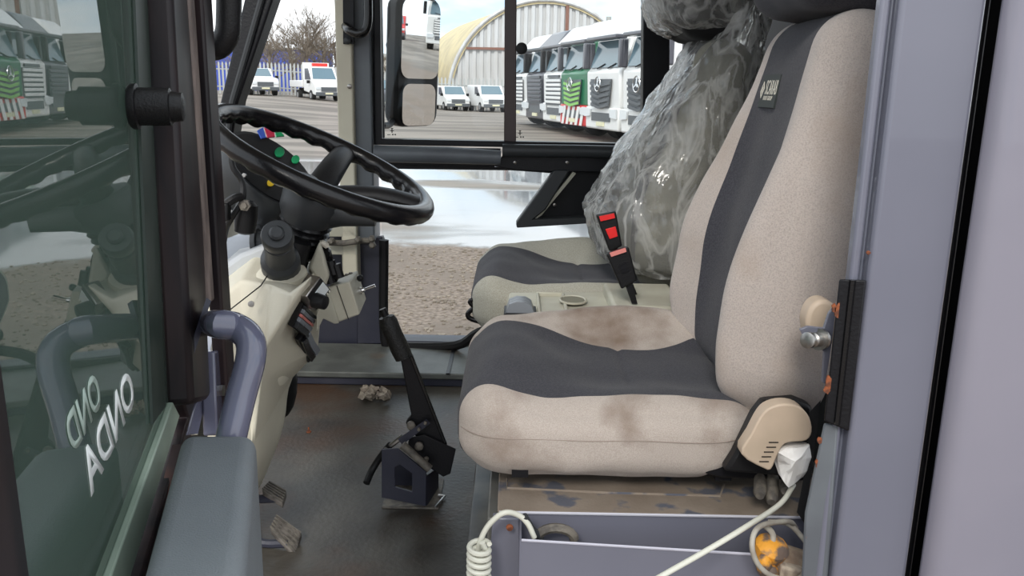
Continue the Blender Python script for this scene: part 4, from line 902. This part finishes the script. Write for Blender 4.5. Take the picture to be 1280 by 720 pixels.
def seat(Yc, dx, label, fab, fabs, detail):
    T = thing('driver_seat' if detail else 'passenger_seat', (.18+dx, Yc, .93), label, 'seat')
    # cushion: x -.09..+.40, y Yc-.25..Yc+.25
    hx, hy, hz = .263, .25, .091; cx0, cz0 = .172+dx, 1.037
    B0 = .34
    def vb(x, s_):                          # half width of the dark band along the cushion
        return .64-.33*ss(x, -1.0, .38)+.26*ss(x, .38, 1.0) if s_ > 0 else .83-.03*ss(x, -1, .38)+.04*ss(x, .38, 1)
    def remap(x, y, z):
        if abs(y) <= B0: return x, y/B0*vb(x, y), z
        s_ = 1 if y > 0 else -1; b0 = vb(x, s_); return x, s_*(b0+(abs(y)-B0)/(1-B0)*(1-b0)), z
    def deform(p, c):
        x, y, z = c; up = (z+1)/2
        q = p.copy()
        ay = abs(y); t_ = (x+1)/2
        dip = -.040*(1-ss(ay, .25, .8))*ss(t_, .12, .5)            # hollow in the middle
        bol = (.026 if y > 0 else .006)*math.exp(-((ay-.80)/.22)**2)*ss(t_, .1, .6)*(1-.85*ss(t_, .72, 1.0))
        lip = -.012*(1-ss(t_, 0, .16))
        q.z += up*(dip+bol+lip-.037*ss(-y, .15, .85)*ss(t_, .02, .3))
        if z < 0: q.z += .05*ss(t_, .80, 1.0)*(-z)+.004*(1-ss(t_, 0, .2))*(-z)
        q.x -= .012*(1-up)*(0) - 0
        if t_ > .7: q.x += -.02*(1-up)*ss(t_, .7, 1)
        q.y *= 1-.05*(1-ss(t_, 0, .22))-.06*ss(t_, .85, 1)
        cre = math.exp(-((x-.16)/.028)**2)*(1-ss(ay, .3, .62)); q.z -= up*cre*.006
        nz_ = noise.noise(q*14)*.0035; q += Vector((0, nz_*.6, nz_))
        return Vector((cx0, Yc, cz0))+q
    def cls(x, y, z): return 'dark' if abs(y) < B0 and (z > 0 or x < -.99) and not (x < -.99 and z < -.25) else 'pale'
    res = rgrid((hx, hy, hz), .072, (60, 48, 20), remap, deform, cls)
    cu = obj('cushion', res['pale'], fab, T, auto=180)
    obj('centre_panel', res['dark'], m_dark, T, label='charcoal centre panel of the cushion', auto=180)
    if detail:
        def on(x, y, z, out=.0): 
            q = Vector((x*hx, y*hy, z*hz)); return q
        bm = nb(); pts = []
        for k in range(40):
            x = -.97+1.93*k/39; ex_ = max(0, abs(x*hx)-(hx-.072)); rd = .072-math.sqrt(max(0, .072**2-ex_**2))
            lim = hy*(1-.05*(1-ss((x+1)/2, 0, .22))-.06*ss((x+1)/2, .85, 1)); pts.append(Vector((cx0+x*hx, Yc-lim-.0006+rd, cz0-.002-.022*ss(-x, .8, 1)*0+.012*ss(x, .6, 1)+noise.noise(Vector((x*3, 0, 0)))*.002)))
        tube(bm, pts, .0010, 6); obj('seam', bm, m_seam, cu)
    # backrest
    lean = math.radians(9.3)
    hx2, hy2, hz2 = .075, .235, .35; b0 = Vector((.455+dx, Yc, 1.02))
    R_ = Matrix.Rotation(lean, 3, 'Y')
    B1 = .36
    def remap2(x, y, z):
        wb = .54+.05*z
        if abs(y) <= B1: return x, y/B1*wb, z
        s_ = 1 if y > 0 else -1; return x, s_*(wb+(abs(y)-B1)/(1-B1)*(1-wb)), z
    def deform2(p, c):
        x, y, z = c; t_ = (z+1)/2; ay = abs(y); q = p.copy(); fr_ = (1-x)/2
        q.y *= 1.02-.20*ss(t_, .45, 1.0)-.10*(1-ss(t_, 0, .16))
        bol = (-.064 if y > 0 else -.052)*math.exp(-((ay-.80)/.26)**2)*(1-ss(t_, .35, .95))*ss(t_, -.12, .2)
        lum = -.012*math.exp(-((t_-.35)/.2)**2)
        q.x += fr_*(bol+lum)
        q.x += -.02*ss(t_, .75, 1.0)*0
        nz_ = noise.noise(q*11+Vector((3, 1, 2)))*.004; q += Vector((nz_, nz_*.5, 0))
        q.z += hz2; q = R_ @ q
        return b0+q+Vector((0, 0, .02))
    def cls2(x, y, z): return 'dark' if abs(y) < B1 and (x < 0 or abs(z) > .99) and not (z < -.99) else 'pale'
    res = rgrid((hx2, hy2, hz2), .068, (16, 48, 60), remap2, deform2, cls2)
    bk_ = obj('backrest', res['pale'], fabs, T, auto=180)
    obj('backrest_stripe', res['dark'], m_dark, T, label='charcoal stripe down the backrest', auto=180)
    # headrest
    hc_ = b0+R_ @ Vector((-.055, -.01, hz2*2+.10)); 
    def id3(x, y, z): return x, y, z
    def dh(p, c): q = R_ @ p; q += Vector((1, 1, 1))*noise.noise(q*12)*.006; return hc_+q
    res = rgrid((.085, .17, .09), .055, (10, 18, 12), id3, dh, lambda x, y, z: 0)
    obj('headrest', res[0], m_dark if detail else m_rubber, T, label='charcoal headrest', auto=180)
    return T, b0, R_, hz2, hx2
DS, b0, R_, hz2, hx2 = seat(1.545, 0, 'driver seat in stained beige fabric with charcoal stripe and badge, nearest the camera', m_fab, m_fabp, True)
PS, pb0, _, _, _ = seat(2.39, -.02, 'passenger seat in grey-beige fabric, backrest wrapped in clear plastic', m_fab2, mat('shaded_grey_beige_fabric', (.20, .195, .165), .95, col2=(.27, .26, .22), scale=420, bump=.6, bscale=700, spec=.1), False)  # shade on the passenger backrest is put into its darker fabric colour

def backpt(y, t_, out=0):                    # point on the driver's backrest front (t 0..1 from bottom)
    q = R_ @ Vector((-hx2-.012*math.exp(-((t_-.35)/.2)**2)-out, y, hz2*2*t_)); return b0+q+Vector((0, 0, .02))
# badge with lettering
U_ = Vector((0, -1, 0)); V_ = (R_ @ Vector((0, 0, 1))); n_ = (R_ @ Vector((-1, 0, 0)))
def onback(px, py, out):
    p0 = backpt(0, .8, out); r = ray(px, py); return CAM+r*((p0-CAM).dot(n_)/r.dot(n_))
o0 = onback(946, 128, .004); BD = None
ctr = onback(962, 114, .002)
bw, bh = .104, .060
def bpt(a, b_, o_=0): return ctr+U_*a*bw/2+V_*b_*bh/2+n_*o_
bm = nb(); prism(bm, [bpt(-1, -1, -.003), bpt(1, -1, -.003), bpt(1, 1, -.003), bpt(-1, 1, -.003)], n_*.005); BD = obj('badge', bm, m_badge, DS, label='dark badge reading SCARAB', smooth=False)
textmesh('lettering', 'SCARAB', bpt(-.38, -.22, .0022), U_*bw*.66, V_*bh*.44, m_offw, BD, N_=n_, bold=.0)
textmesh('lettering', 'FAYAT GROUP', bpt(-.42, -.56, .0022), U_*bw*.52, V_*bh*.13, m_offw, BD, N_=n_, bold=.0)
bm = nb()
def dia(s0, s1, cx_, cy_):
    k = [(0, 1.0), (.42, .18), (0, -1.0), (-.42, -.18)]
    o_ = [bpt(cx_+x*s0, cy_+y*s0, .0024) for x, y in k]; i_ = [bpt(cx_+x*s1, cy_+y*s1, .0024) for x, y in k]
    for a in range(4):
        c = (a+1) % 4; prism(bm, [o_[a], o_[c], i_[c], i_[a]], n_*.0006)
dia(.52, .38, -.73, .06); dia(.22, .10, -.73, .06); obj('emblem', bm, m_offw, BD, label='diamond emblem', smooth=False)
# recliner cover, latch knob etc. (driver seat)
RC = [(938, 576), (952, 542), (965, 516), (985, 507), (1005, 510), (1014, 528), (1012, 545), (1003, 553), (978, 556), (968, 572), (962, 586), (958, 587)]
RC = [(927, 568), (939, 543), (952, 519), (964, 509), (982, 505), (1000, 509), (1012, 522), (1015, 540), (1008, 551), (990, 553), (979, 557), (971, 572), (964, 587), (955, 586)]
RCs = []
for k in range(len(RC)):
    q_ = [Vector((*RC[(k+j-1) % len(RC)], 0)) for j in range(4)]
    for f_ in (0, .33, .66):
        w_ = .5*((2*q_[1])+(q_[2]-q_[0])*f_+(2*q_[0]-5*q_[1]+4*q_[2]-q_[3])*f_*f_+(3*q_[1]-q_[0]-3*q_[2]+q_[3])*f_**3); RCs.append((w_.x, w_.y))
bm = nb(); ppoly(bm, RCs, 1.215, .03); rc = obj('recliner_cover', bm, m_tan, DS, bevel=.005, seg=3, label='tan plastic recliner cover')
for k in range(5):
    bm = nb(); tube(bm, [P(949+k*3, 577-k*6, 1.2142), P(961+k*3, 577-k*6, 1.2142)], .0009, 5); obj('groove', bm, m_black, rc)
bm = nb(); ppoly(bm, [(918, 570), (942, 520), (955, 503), (995, 500), (1015, 508), (1020, 530), (1016, 600), (905, 590)], 1.26, .03); obj('recliner_bracket', bm, m_black, DS, bevel=.006)
bm = nb(); ppoly(bm, [(880, 592), (930, 540), (1015, 560), (1012, 602), (900, 598)], 1.30, .4); obj('side_frame', bm, m_bsteel, DS, bevel=.004)
bm = nb(); box(bm, (.02, 1.36, .945), (.40, 1.73, .99)); obj('slide_frame', bm, m_bsteel, DS)
for i, (px, py) in enumerate(((906, 600), (650, 596))):
    bm = nb(); q = P(px, py, 1.30); box(bm, q+Vector((-.014, .01, -.006)), q+Vector((.014, .06, .008))); obj('foot', bm, m_bsteel, DS)
LVp = [P(600, 540, 1.34), P(588, 543, 1.36), P(579, 548, 1.40), P(580, 558, 1.44), P(592, 568, 1.42), P(612, 572, 1.40)]
bm = nb(); tube(bm, smoothpath(LVp, 5), .0055, 10); obj('slide_lever', bm, m_gloss, DS, label='black bent-rod slide lever')
bm = nb(); tube(bm, smoothpath([P(607, 372, 2.2), P(588, 376, 2.2), P(592, 384, 2.2), P(585, 392, 2.2), P(590, 399, 2.2), P(620, 406, 2.2), P(640, 406, 2.25)], 5), .007, 10); obj('slide_lever', bm, m_gloss, PS, label='black bent-rod slide lever')
# passenger base
bm = nb(); box(bm, (.0, 2.17, FZ), (.42, 2.62, .955)); tag(obj('plinth', bm, m_navy, bevel=.005), 'dark box plinth under the passenger seat', 'seat base')

# ------------------------------------------------------------------ plastic film on passenger seat
def film(name, rows, seed, parent, label, sc=22, amp=.02):
    # rows: (z, xfront, xback, y0, y1)
    bm = nb(); rings = []
    nR = 70; nA = 72
    for i in range(nR+1):
        t_ = i/nR*(len(rows)-1); k = min(len(rows)-2, int(t_)); f = t_-k; f2 = f
        z, xf, xb, y0, y1 = [rows[k][j]*(1-f2)+rows[k+1][j]*f2 for j in range(5)]
        ring = []
        for j in range(nA):
            a = 2*math.pi*j/nA; ca, sa = math.cos(a), math.sin(a)
            x = (xf+xb)/2-math.copysign(abs(ca)**.7, ca)*(xb-xf)/2; y = (y0+y1)/2-math.copysign(abs(sa)**.7, sa)*(y1-y0)/2
            p = Vector((x, y, z)); q = Vector((p.x*1.0, p.y*1.6, p.z*.6))*sc*.6+Vector((seed, 0, 0))
            d = noise.noise(q)+.5*abs(noise.noise(q*2.1))+.35*noise.noise(q*4.3)
            nrm_ = Vector((-ca, -sa, 0)); p += nrm_*d*amp+Vector((0, 0, noise.noise(q*.8)*.012))
            ring.append(bm.verts.new(p))
        rings.append(ring)
    for i in range(nR):
        for j in range(nA): bm.faces.new((rings[i][j], rings[i][(j+1) % nA], rings[i+1][(j+1) % nA], rings[i+1][j]))
    o = obj(name, bm, m_film, parent, auto=180); tag(o, label, 'plastic cover' if not parent else None); return o
def zz(py, Y=2.3): return P(700, py, Y).z
film('plastic_cover', [(zz(330), .30, .58, 2.12, 2.64), (zz(318), .245, .58, 2.10, 2.66), (zz(262), .205, .58, 2.09, 2.67), (zz(225), .25, .59, 2.09, 2.67), (zz(180), .31, .60, 2.10, 2.66),
                       (zz(130), .38, .61, 2.11, 2.65), (zz(80), .45, .62, 2.13, 2.62), (zz(30), .515, .64, 2.16, 2.60), (zz(-20), .53, .66, 2.2, 2.56)], 3, None, 'crumpled clear plastic film hanging over the passenger backrest')
film('headrest_cover', [(zz(40), .43, .55, 2.25, 2.50), (zz(25), .37, .60, 2.18, 2.60), (zz(0), .345, .62, 2.15, 2.62), (zz(-60), .34, .64, 2.15, 2.62)], 9, None, 'clear plastic bag over the passenger headrest at the top edge', amp=.014)
bm = nb(); q = P(850, 0, 2.4)
res = rgrid((.085, .17, .10), .06, (10, 16, 12), lambda x, y, z: (x, y, z), lambda p, c: Vector((.50, 2.40, zz(-8)+.05))+p, lambda x, y, z: 0)
obj('headrest', res[0], m_dark, PS, auto=180)

# ------------------------------------------------------------------ centre console and buckles
CC = thing('centre_console', (.18, 1.97, FZ), 'beige-grey console tray with cup holder between the two seats', 'console')
zc = 1.085
bm = nb(); x0, x1, ya, yb = P(627, 400, 1.86).x, .42, 1.83, 2.12
loft2(bm, [Vector((x0, ya, FZ)), Vector((x1, ya, FZ)), Vector((x1, yb, FZ)), Vector((x0+.02, yb, FZ))], [Vector((x0, ya, zc)), Vector((x1, ya, zc+.01)), Vector((x1, yb, zc+.01)), Vector((x0+.015, yb, zc))])
body = obj('body', bm, m_beige2, CC, bevel=.008, seg=3)
# raised rims around a shallow tray
def rim(x0, x1, y0, y1, z, w_, h_):
    bm = nb()
    for a, b_ in (((x0, y0, z), (x1, y0+w_, z+h_)), ((x0, y1-w_, z), (x1, y1, z+h_)), ((x0, y0+w_, z), (x0+w_, y1-w_, z+h_)), ((x1-w_, y0+w_, z), (x1, y1-w_, z+h_))): box(bm, a, b_)
    return bm
obj('tray_rim', rim(P(672, 395, 1.9).x, P(700, 395, 1.9).x+.02, 1.86, 2.08, zc, .008, .012), m_beige2, CC, bevel=.003)
bm = nb(); cyh = P(716, 381, 2.0); tube(bm, [Vector((cyh.x+.032*math.cos(a), cyh.y+.04*math.sin(a), zc+.012)) for a in [k*math.pi/12 for k in range(24)]], .003, 8, closed=True); obj('cup_holder_rim', bm, m_beige2, CC)
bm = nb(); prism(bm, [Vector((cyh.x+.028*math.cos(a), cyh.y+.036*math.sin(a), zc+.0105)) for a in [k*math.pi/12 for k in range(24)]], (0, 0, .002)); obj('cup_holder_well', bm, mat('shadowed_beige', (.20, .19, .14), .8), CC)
bm = nb(); box(bm, (P(765, 375, 1.9).x, 1.86, zc), (.40, 2.10, zc+.035)); obj('rear_box', bm, m_beige2, CC, bevel=.008, seg=3)
bm = nb(); q = P(650, 388, 1.92); box(bm, (q.x-.038, 1.865, zc), (q.x+.038, 1.945, zc+.010)); sf = obj('switch_frame', bm, m_black, CC, bevel=.003)
for k in range(3):
    y_ = 1.875+k*.02; bm = nb()
    prism(bm, [Vector((q.x-.033, y_, zc+.009)), Vector((q.x-.026, y_, zc+.030)), Vector((q.x-.008, y_, zc+.037)), Vector((q.x+.012, y_, zc+.036)), Vector((q.x+.026, y_, zc+.028)), Vector((q.x+.033, y_, zc+.009))], (0, .018, 0)); obj('rocker', bm, m_rk, sf, bevel=.001)
def buckle(quad, Y, label, stalk, tilt):
    T = thing('seat_belt_buckle', P(*stalk[-1], Y), label, 'buckle')
    (ax0, ay0), (bx, by), (cx_, cy_), (dx_, dy_) = quad
    A_ = [P(x, y, Y) for x, y in quad]; bm = nb(); prism(bm, A_, (0, .022, 0)); bd = obj('housing', bm, m_black, T, bevel=.004, seg=3)
    def q4(u_, v_): return A_[0].lerp(A_[1], u_).lerp(A_[3].lerp(A_[2], u_), v_)+Vector((0, -.001, 0))
    return T, q4, bd
T, q4, bd = buckle([(745, 270), (770, 265), (777, 300), (760, 318)][:0] or [(745, 269), (770, 264), (778, 308), (762, 315)], 1.95, 'upper black belt buckle with a large red button', [(780, 345)], 0)
bm = nb(); prism(bm, [q4(.12, .04), q4(.88, .04), q4(.88, .17), q4(.12, .17)], (0, -.004, 0)); obj('release_edge', bm, m_red, T)
bm = nb(); prism(bm, [q4(.22, .40), q4(.82, .40), q4(.82, .68), q4(.28, .68)], (0, -.003, 0)); obj('red_button', bm, m_red, T, bevel=.001)
bm = nb(); tube(bm, [P(768, 312, 1.96), P(785, 350, 1.97), P(795, 375, 1.98)], .008, 8); obj('stalk', bm, m_black, T)
T, q4, bd = buckle([(758, 318), (786, 309), (797, 351), (777, 362)], 1.86, 'lower black belt buckle with a pink-red edge', [(795, 378)], 0)
bm = nb(); prism(bm, [q4(.15, -.02), q4(.85, -.02), q4(.85, .09), q4(.15, .09)], (0, -.004, 0)); obj('release_edge', bm, m_pink, T)
bm = nb(); prism(bm, [q4(.3, .38), q4(.72, .38), q4(.72, .62), q4(.34, .62)], (0, -.002, 0)); obj('recess', bm, m_bsteel, T)
bm = nb(); ppoly(bm, [(782, 358), (791, 356), (797, 380), (790, 380)], 1.868, .006); obj('stalk', bm, m_black, T)

# ------------------------------------------------------------------ driver seat base, tray
SB = thing('seat_plinth', (.24, 1.4, FZ), 'lilac-grey steel seat plinth with muddy top under the driver seat', 'seat base')
ztop = P(700, 639, 1.27).z; xl = P(624, 639, 1.27).x; xr = .56
bm = nb(); box(bm, (xl, 1.27, FZ-.35), (xr, 1.80, ztop-.004)); obj('body', bm, m_lilac, SB, bevel=.003)
bm = nb(); box(bm, (xl-.003, 1.268, ztop-.004), (xr, 1.80, ztop)); obj('top_plate', bm, m_plate, SB, bevel=.002)
bm = nb(); tube(bm, [(xl, 1.267, ztop-.002), (xr, 1.267, ztop-.002)], .0025, 6); obj('front_edge', bm, mat('bare_edge', (.5, .5, .56), .35), SB)
zr = ztop+.002
bm = nb()
a = [P(630, 595, 1.40), P(640, 622, 1.33), P(900, 628, 1.33), P(905, 603, 1.42)]
tube(bm, [(PZ(x, y, ztop+.001)) for x, y in ((634, 598), (634, 610), (760, 616), (900, 620), (905, 605))], .0022, 6); obj('pressed_ridge', bm, m_plate, SB)
bm = nb(); box(bm, (xl-.055, 1.30, FZ), (xl-.02, 1.85, ztop-.09)); box(bm, (xl-.02, 1.28, FZ), (xl, 1.85, ztop-.02)); obj('side_channel', bm, mat('greasy_channel', (.07, .075, .08), .3, col2=(.13, .13, .12), scale=12, stretch=(1, 1, .3)), SB, bevel=.003)
# tray pocket on the near face
bm = nb(); tl = PZ(652, 675, ztop-.01); tr_ = PZ(962, 694, ztop-.01); tr2 = PZ(1010, 697, ztop-.01)
prism(bm, [tl, tr2, tr2+Vector((0, 0, -.45)), tl+Vector((0, 0, -.45))], (0, .003, 0)); tf = obj('tray_front', bm, m_lilac, SB)
bm = nb(); tube(bm, [tl, tr2], .0022, 6); obj('tray_rim', bm, mat('bright_edge', (.5, .5, .58), .35), SB)
bm = nb(); prism(bm, [tl, tl+Vector((0, 0, -.45)), Vector((tl.x, 1.27, ztop-.45)), Vector((tl.x, 1.27, ztop-.004))], (-.003, 0, 0)); obj('tray_side', bm, m_lilac, SB)
bm = nb(); prism(bm, [Vector((tl.x, tl.y, ztop-.10)), Vector((tr2.x, tr2.y, ztop-.10)), Vector((tr2.x, 1.27, ztop-.10)), Vector((tl.x, 1.27, ztop-.10))], (0, 0, -.004)); obj('tray_floor', bm, m_dull, SB)
bm = nb(); ppoly(bm, [(616, 648), (649, 648), (651, 760), (606, 760)], 1.25, .02); obj('corner_post', bm, m_lilac, SB, bevel=.002)
bm = nb(); lathe(bm, P(637, 659, 1.234), (0, -1, 0), [(0, .006), (.003, .0055), (.004, .003)], 10); obj('screw', bm, m_rust, SB, label='rusty screw')
# air valves
for i, (pa, pb_, lab) in enumerate((((950, 598), (950, 620), 'leftmost'), ((966, 596), (964, 628), 'middle'), ((985, 600), (982, 614), 'rightmost'))):
    bm = nb(); a, b_ = P(*pa, 1.30), P(*pb_, 1.25); tube(bm, [a, a.lerp(b_, .8), b_], [.010, .011, .007], 12); tag(obj('plunger_knob', bm, m_dull), f'{lab} of three dirty grey plunger knobs under the seat', 'knob', 'plunger knobs under the seat')
# cables
def cable(name, pts, r_, m_, lab, cat='cable', n_=8): 
    bm = nb(); tube(bm, smoothpath(pts, n_), r_, 10); return tag(obj(name, bm, m_), lab, cat)
cable('cable', [P(992, 606, 1.24), P(975, 630, 1.20), P(930, 660, 1.12), P(880, 690, 1.08), P(820, 724, 1.04), P(760, 760, 1.0)], .0042, m_cable, 'long off-white cable running diagonally across the tray')
cable('coiled_cable_end', [P(668, 672, 1.21), P(660, 655, 1.21), P(648, 644, 1.21), P(630, 641, 1.20), P(612, 655, 1.20), P(602, 672, 1.20), P(597, 690, 1.20), P(602, 698, 1.19), P(607, 690, 1.19), P(603, 678, 1.185)], .0045, m_cable, 'off-white cable looping over the seat plinth edge')
pts = []
for k in range(160):
    a = k/160*2*math.pi*10; c0 = P(599, 680, 1.19).lerp(P(598, 760, 1.17), k/160); pts.append(c0+Vector((.016*math.cos(a), .016*math.sin(a), 0)))
bm = nb(); tube(bm, pts, .0042, 8); tag(obj('coiled_cable', bm, m_cable), 'coiled off-white cable hanging beside the plinth', 'cable')
cable('cable_boot', [P(655, 645, 1.212), P(664, 660, 1.22), P(676, 674, 1.23)], .0062, m_dgrey, 'ribbed grey cable boot dipping into the tray')
bm = nb(); c0 = P(695, 678, 1.22); tube(bm, [c0+Vector((.03*math.cos(a), .01, .02*math.sin(a))) for a in [math.pi*k/10 for k in range(11)]], .008, 8); tag(obj('rubber_ring', bm, m_dull), 'grimy ring lying in the tray', 'ring')
cable('loop_cable', [P(995, 660, 1.20), P(985, 652, 1.17), P(950, 658, 1.12), P(940, 680, 1.10), P(948, 706, 1.10), P(970, 722, 1.10), P(1000, 722, 1.10), P(1012, 700, 1.11)], .004, m_cable2, 'grimy cable loop around the orange fitting')
cable('loop_cable', [P(954, 655, 1.16), P(966, 668, 1.14), P(964, 690, 1.13), P(972, 700, 1.13)], .0045, m_cable2, 'short grimy cable ending at the orange fitting')
cable('loop_cable', [P(960, 652, 1.2), P(985, 655, 1.19), P(1003, 672, 1.17), P(1015, 690, 1.15)], .004, m_cable2, 'grimy cable curving behind the orange fitting to the pillar')
OF = thing('pipe_fitting', P(985, 715, 1.14), 'worn orange-yellow pipe fitting at the bottom beside the pillar', 'fitting')
bm = nb(); lathe(bm, P(962, 690, 1.14), (.2, -.3, 1), [(-.02, .016), (0, .024), (.012, .026), (.02, .02), (.024, .012)], 12); obj('cap', bm, m_yel, OF)
bm = nb(); tube(bm, [P(968, 700, 1.15), P(995, 712, 1.15), P(1010, 716, 1.16)], [.028, .032, .028], 12); obj('body', bm, mat('rusted_casting', (.20, .14, .10), .85, col2=(.35, .28, .2), scale=30, bump=.6), OF)
bm = nb(); sph(bm, P(955, 706, 1.12), .012, (1, 1, 1.6)); sph(bm, P(962, 716, 1.12), .014); obj('nut', bm, m_yel, OF)
bm = nb(); ppoly(bm, [(978, 708), (1008, 716), (1008, 740), (972, 740)], 1.11, .03); obj('flange', bm, m_debris, OF, bevel=.004)
# tissue
bm = nb(); pix = [(972, 566), (990, 559), (1012, 557), (1014, 572), (1006, 596), (985, 608), (977, 598), (973, 582)]
c0 = bm.verts.new(P(995, 578, 1.195)); ring = [bm.verts.new(P(x, y, 1.225+random.uniform(-.012, .012))) for x, y in pix]
for i in range(len(ring)): bm.faces.new((c0, ring[i], ring[(i+1) % len(ring)]))
r_ = bmesh.ops.extrude_face_region(bm, geom=bm.faces[:]); bmesh.ops.translate(bm, verts=[g_ for g_ in r_['geom'] if isinstance(g_, bmesh.types.BMVert)], vec=(0, .02, 0))
bmesh.ops.subdivide_edges(bm, edges=bm.edges[:], cuts=2, use_grid_fill=True)
for v_ in bm.verts: v_.co += Vector((0, noise.noise(v_.co*60)*.008, noise.noise(v_.co*50)*.003))
tag(obj('tissue', bm, m_white, smooth=False), 'crumpled white paper tissue tucked below the tan cover', 'tissue')
# black belt webbing edge by the pillar
bm = nb(); loft2(bm, [P(1012, 515, 1.24), P(1026, 500, 1.24), P(1014, 590, 1.22), P(1006, 655, 1.2), P(996, 640, 1.2), P(1004, 600, 1.22)], [P(1012, 515, 1.25), P(1026, 500, 1.25), P(1014, 590, 1.23), P(1006, 655, 1.21), P(996, 640, 1.21), P(1004, 600, 1.23)])
tag(obj('belt_webbing', bm, m_rubber), 'black belt webbing hanging beside the pillar foot', 'belt')

# ------------------------------------------------------------------ near rear pillar and body panel (right)
def X3(px, Y): return P(px, 360, Y).x
Yp = 1.02; zl0, zh0 = -.2, 2.5
PB = struct('pillar_rear', one(box, (X3(1084, Yp), Yp, zl0), (X3(1184, Yp), Yp+.035, zh0)), m_lilac, 'lilac-grey rear door pillar', bevel=.006, seg=3)
bm = nb(); box(bm, (X3(1072, Yp+.02), Yp+.02, zl0), (X3(1086, Yp), Yp+.04, zh0)); obj('groove', bm, mat('lilac_grey_recess', (.13, .14, .18), .4), PB, bevel=.004)
bm = nb(); box(bm, (X3(1061, Yp+.012), Yp+.012, zl0), (X3(1073, Yp+.012), Yp+.03, zh0)); obj('inner_flange', bm, m_lilac, PB, bevel=.004)
# black rubber section
bm = nb(); loft2(bm, [P(1049, 349, Yp+.006), P(1083, 350, Yp-.004), P(1061, 539, Yp-.004), P(1030, 526, Yp+.006)], [P(1049, 349, Yp+.05), P(1083, 350, Yp+.05), P(1061, 539, Yp+.05), P(1030, 526, Yp+.05)]); obj('black_insert', bm, m_bsteel, PB, bevel=.002, label='black section of the pillar edge')
bm = nb(); tube(bm, [P(1066, 350, Yp), P(1046, 530, Yp)], .004, 6); obj('insert_ridge', bm, m_gloss, PB)
bm = nb(); loft2(bm, [P(1030, 528, Yp+.02), P(1048, 532, Yp+.01), P(1032, 760, Yp+.01), P(1000, 760, Yp+.02), P(1006, 640, Yp+.02)], [P(1030, 528, Yp+.06), P(1048, 532, Yp+.06), P(1032, 760, Yp+.06), P(1000, 760, Yp+.06), P(1006, 640, Yp+.06)]); obj('lower_flange', bm, m_mgrey, PB, bevel=.003)
for (px, py, rx, ry, Y) in ((1049, 390, 5, 10, Yp+.006), (1043, 385, 3, 6, Yp+.006), (1036, 478, 4, 9, Yp+.006), (1034, 488, 4, 5, Yp+.006), (1025, 551, 3, 4, Yp+.02), (1022, 580, 3, 5, Yp+.02), (1032, 612, 2.5, 9, Yp+.018), (1018, 645, 7, 20, Yp+.02), (1011, 672, 3, 10, Yp+.02), (1086, 316, 2.5, 2.5, Yp), (1021, 700, 2, 4, Yp+.02)):
    rnd = random.Random(int(px*py)); c0 = P(px, py, Y); bm = nb()
    prism(bm, [P(px+rx*math.cos(a)*rnd.uniform(.7, 1.2), py+ry*math.sin(a)*rnd.uniform(.7, 1.2), Y-.0012) for a in [k*math.pi/7 for k in range(14)]], (0, .003, 0)); obj('rust_patch', bm, m_rust, PB, label='orange rust patch', smooth=False)
# lock striker and tan knob
LS = thing('door_striker', P(1020, 422, 1.12), 'metal door striker stud on a grey bracket at the pillar edge', 'striker')
bm = nb(); ppoly(bm, [(1000, 412), (1010, 408), (1030, 410), (1036, 392), (1046, 380), (1040, 430), (1032, 480), (1028, 478), (1030, 440), (1020, 432), (1004, 420)], 1.10, .006); obj('bracket', bm, m_lilac, LS, bevel=.001)
bm = nb(); lathe(bm, P(1026, 424, 1.10), P(1002, 426, 1.07)-P(1026, 424, 1.10), [(0, .015), (.006, .015), (.006, .010), (.020, .010), (.022, .007), (.028, .007), (.028, .011), (.034, .011), (.036, .006)], 16); obj('stud', bm, m_metal, LS)
bm = nb(); pts = [P(1030+22*math.cos(a), 405+30*math.sin(a), 1.16) for a in [k*math.pi/14 for k in range(28)]]; prism(bm, pts, (0, .035, 0)); obj('adjuster_knob', bm, m_tan, DS, bevel=.006, seg=3, label='tan round adjuster knob')
# dark gap and right-hand body panel
bm = nb(); box(bm, (X3(1150, 1.5), 1.5, zl0), (X3(1300, 1.5), 1.54, zh0)); struct('panel_gap_backing', bm, m_bsteel)
RP = thing('body_panel', (X3(1200, 1.0), 1.0, -.2), 'large lilac body panel with a rounded front edge at the right side', 'panel')
bm = nb(); xg = X3(1214, .98); pr = []
for k in range(9):
    a = math.pi/2*k/8; pr.append((xg+.024-.024*math.cos(a), .98+.024-.024*math.sin(a)))
pr = [(xg+.004, 1.008)]+pr+[(xg+.9, .98), (xg+.9, 1.008)]
loft2(bm, [Vector((x, y, zl0)) for x, y in pr], [Vector((x, y, zh0)) for x, y in pr]); obj('skin', bm, m_lilac2, RP, auto=60)
for i, (py, lab) in enumerate(((60, 'thin'), (180, 'thick'))):
    bm = nb(); q = P(1229-py*.13, py, 1.12); tube(bm, [(q.x, 1.12+.05*i, -.2), (q.x+.006, 1.12+.05*i, 1.1), (q.x, 1.12+.05*i, 2.5)], .005+.004*i, 8); tag(obj('hose', bm, m_rubber), f'{lab} black hose glimpsed in the dark gap beside the pillar', 'hose')
# sill of the door opening and outer skin under it (below view)
bm = nb(); box(bm, (-.5, 1.0, FZ-.5), (.62, 1.04, FZ-.02)); struct('trim_6', bm, m_lilac)
print('faces', sum(len(o.data.polygons) for o in D.objects if o.type == 'MESH'))
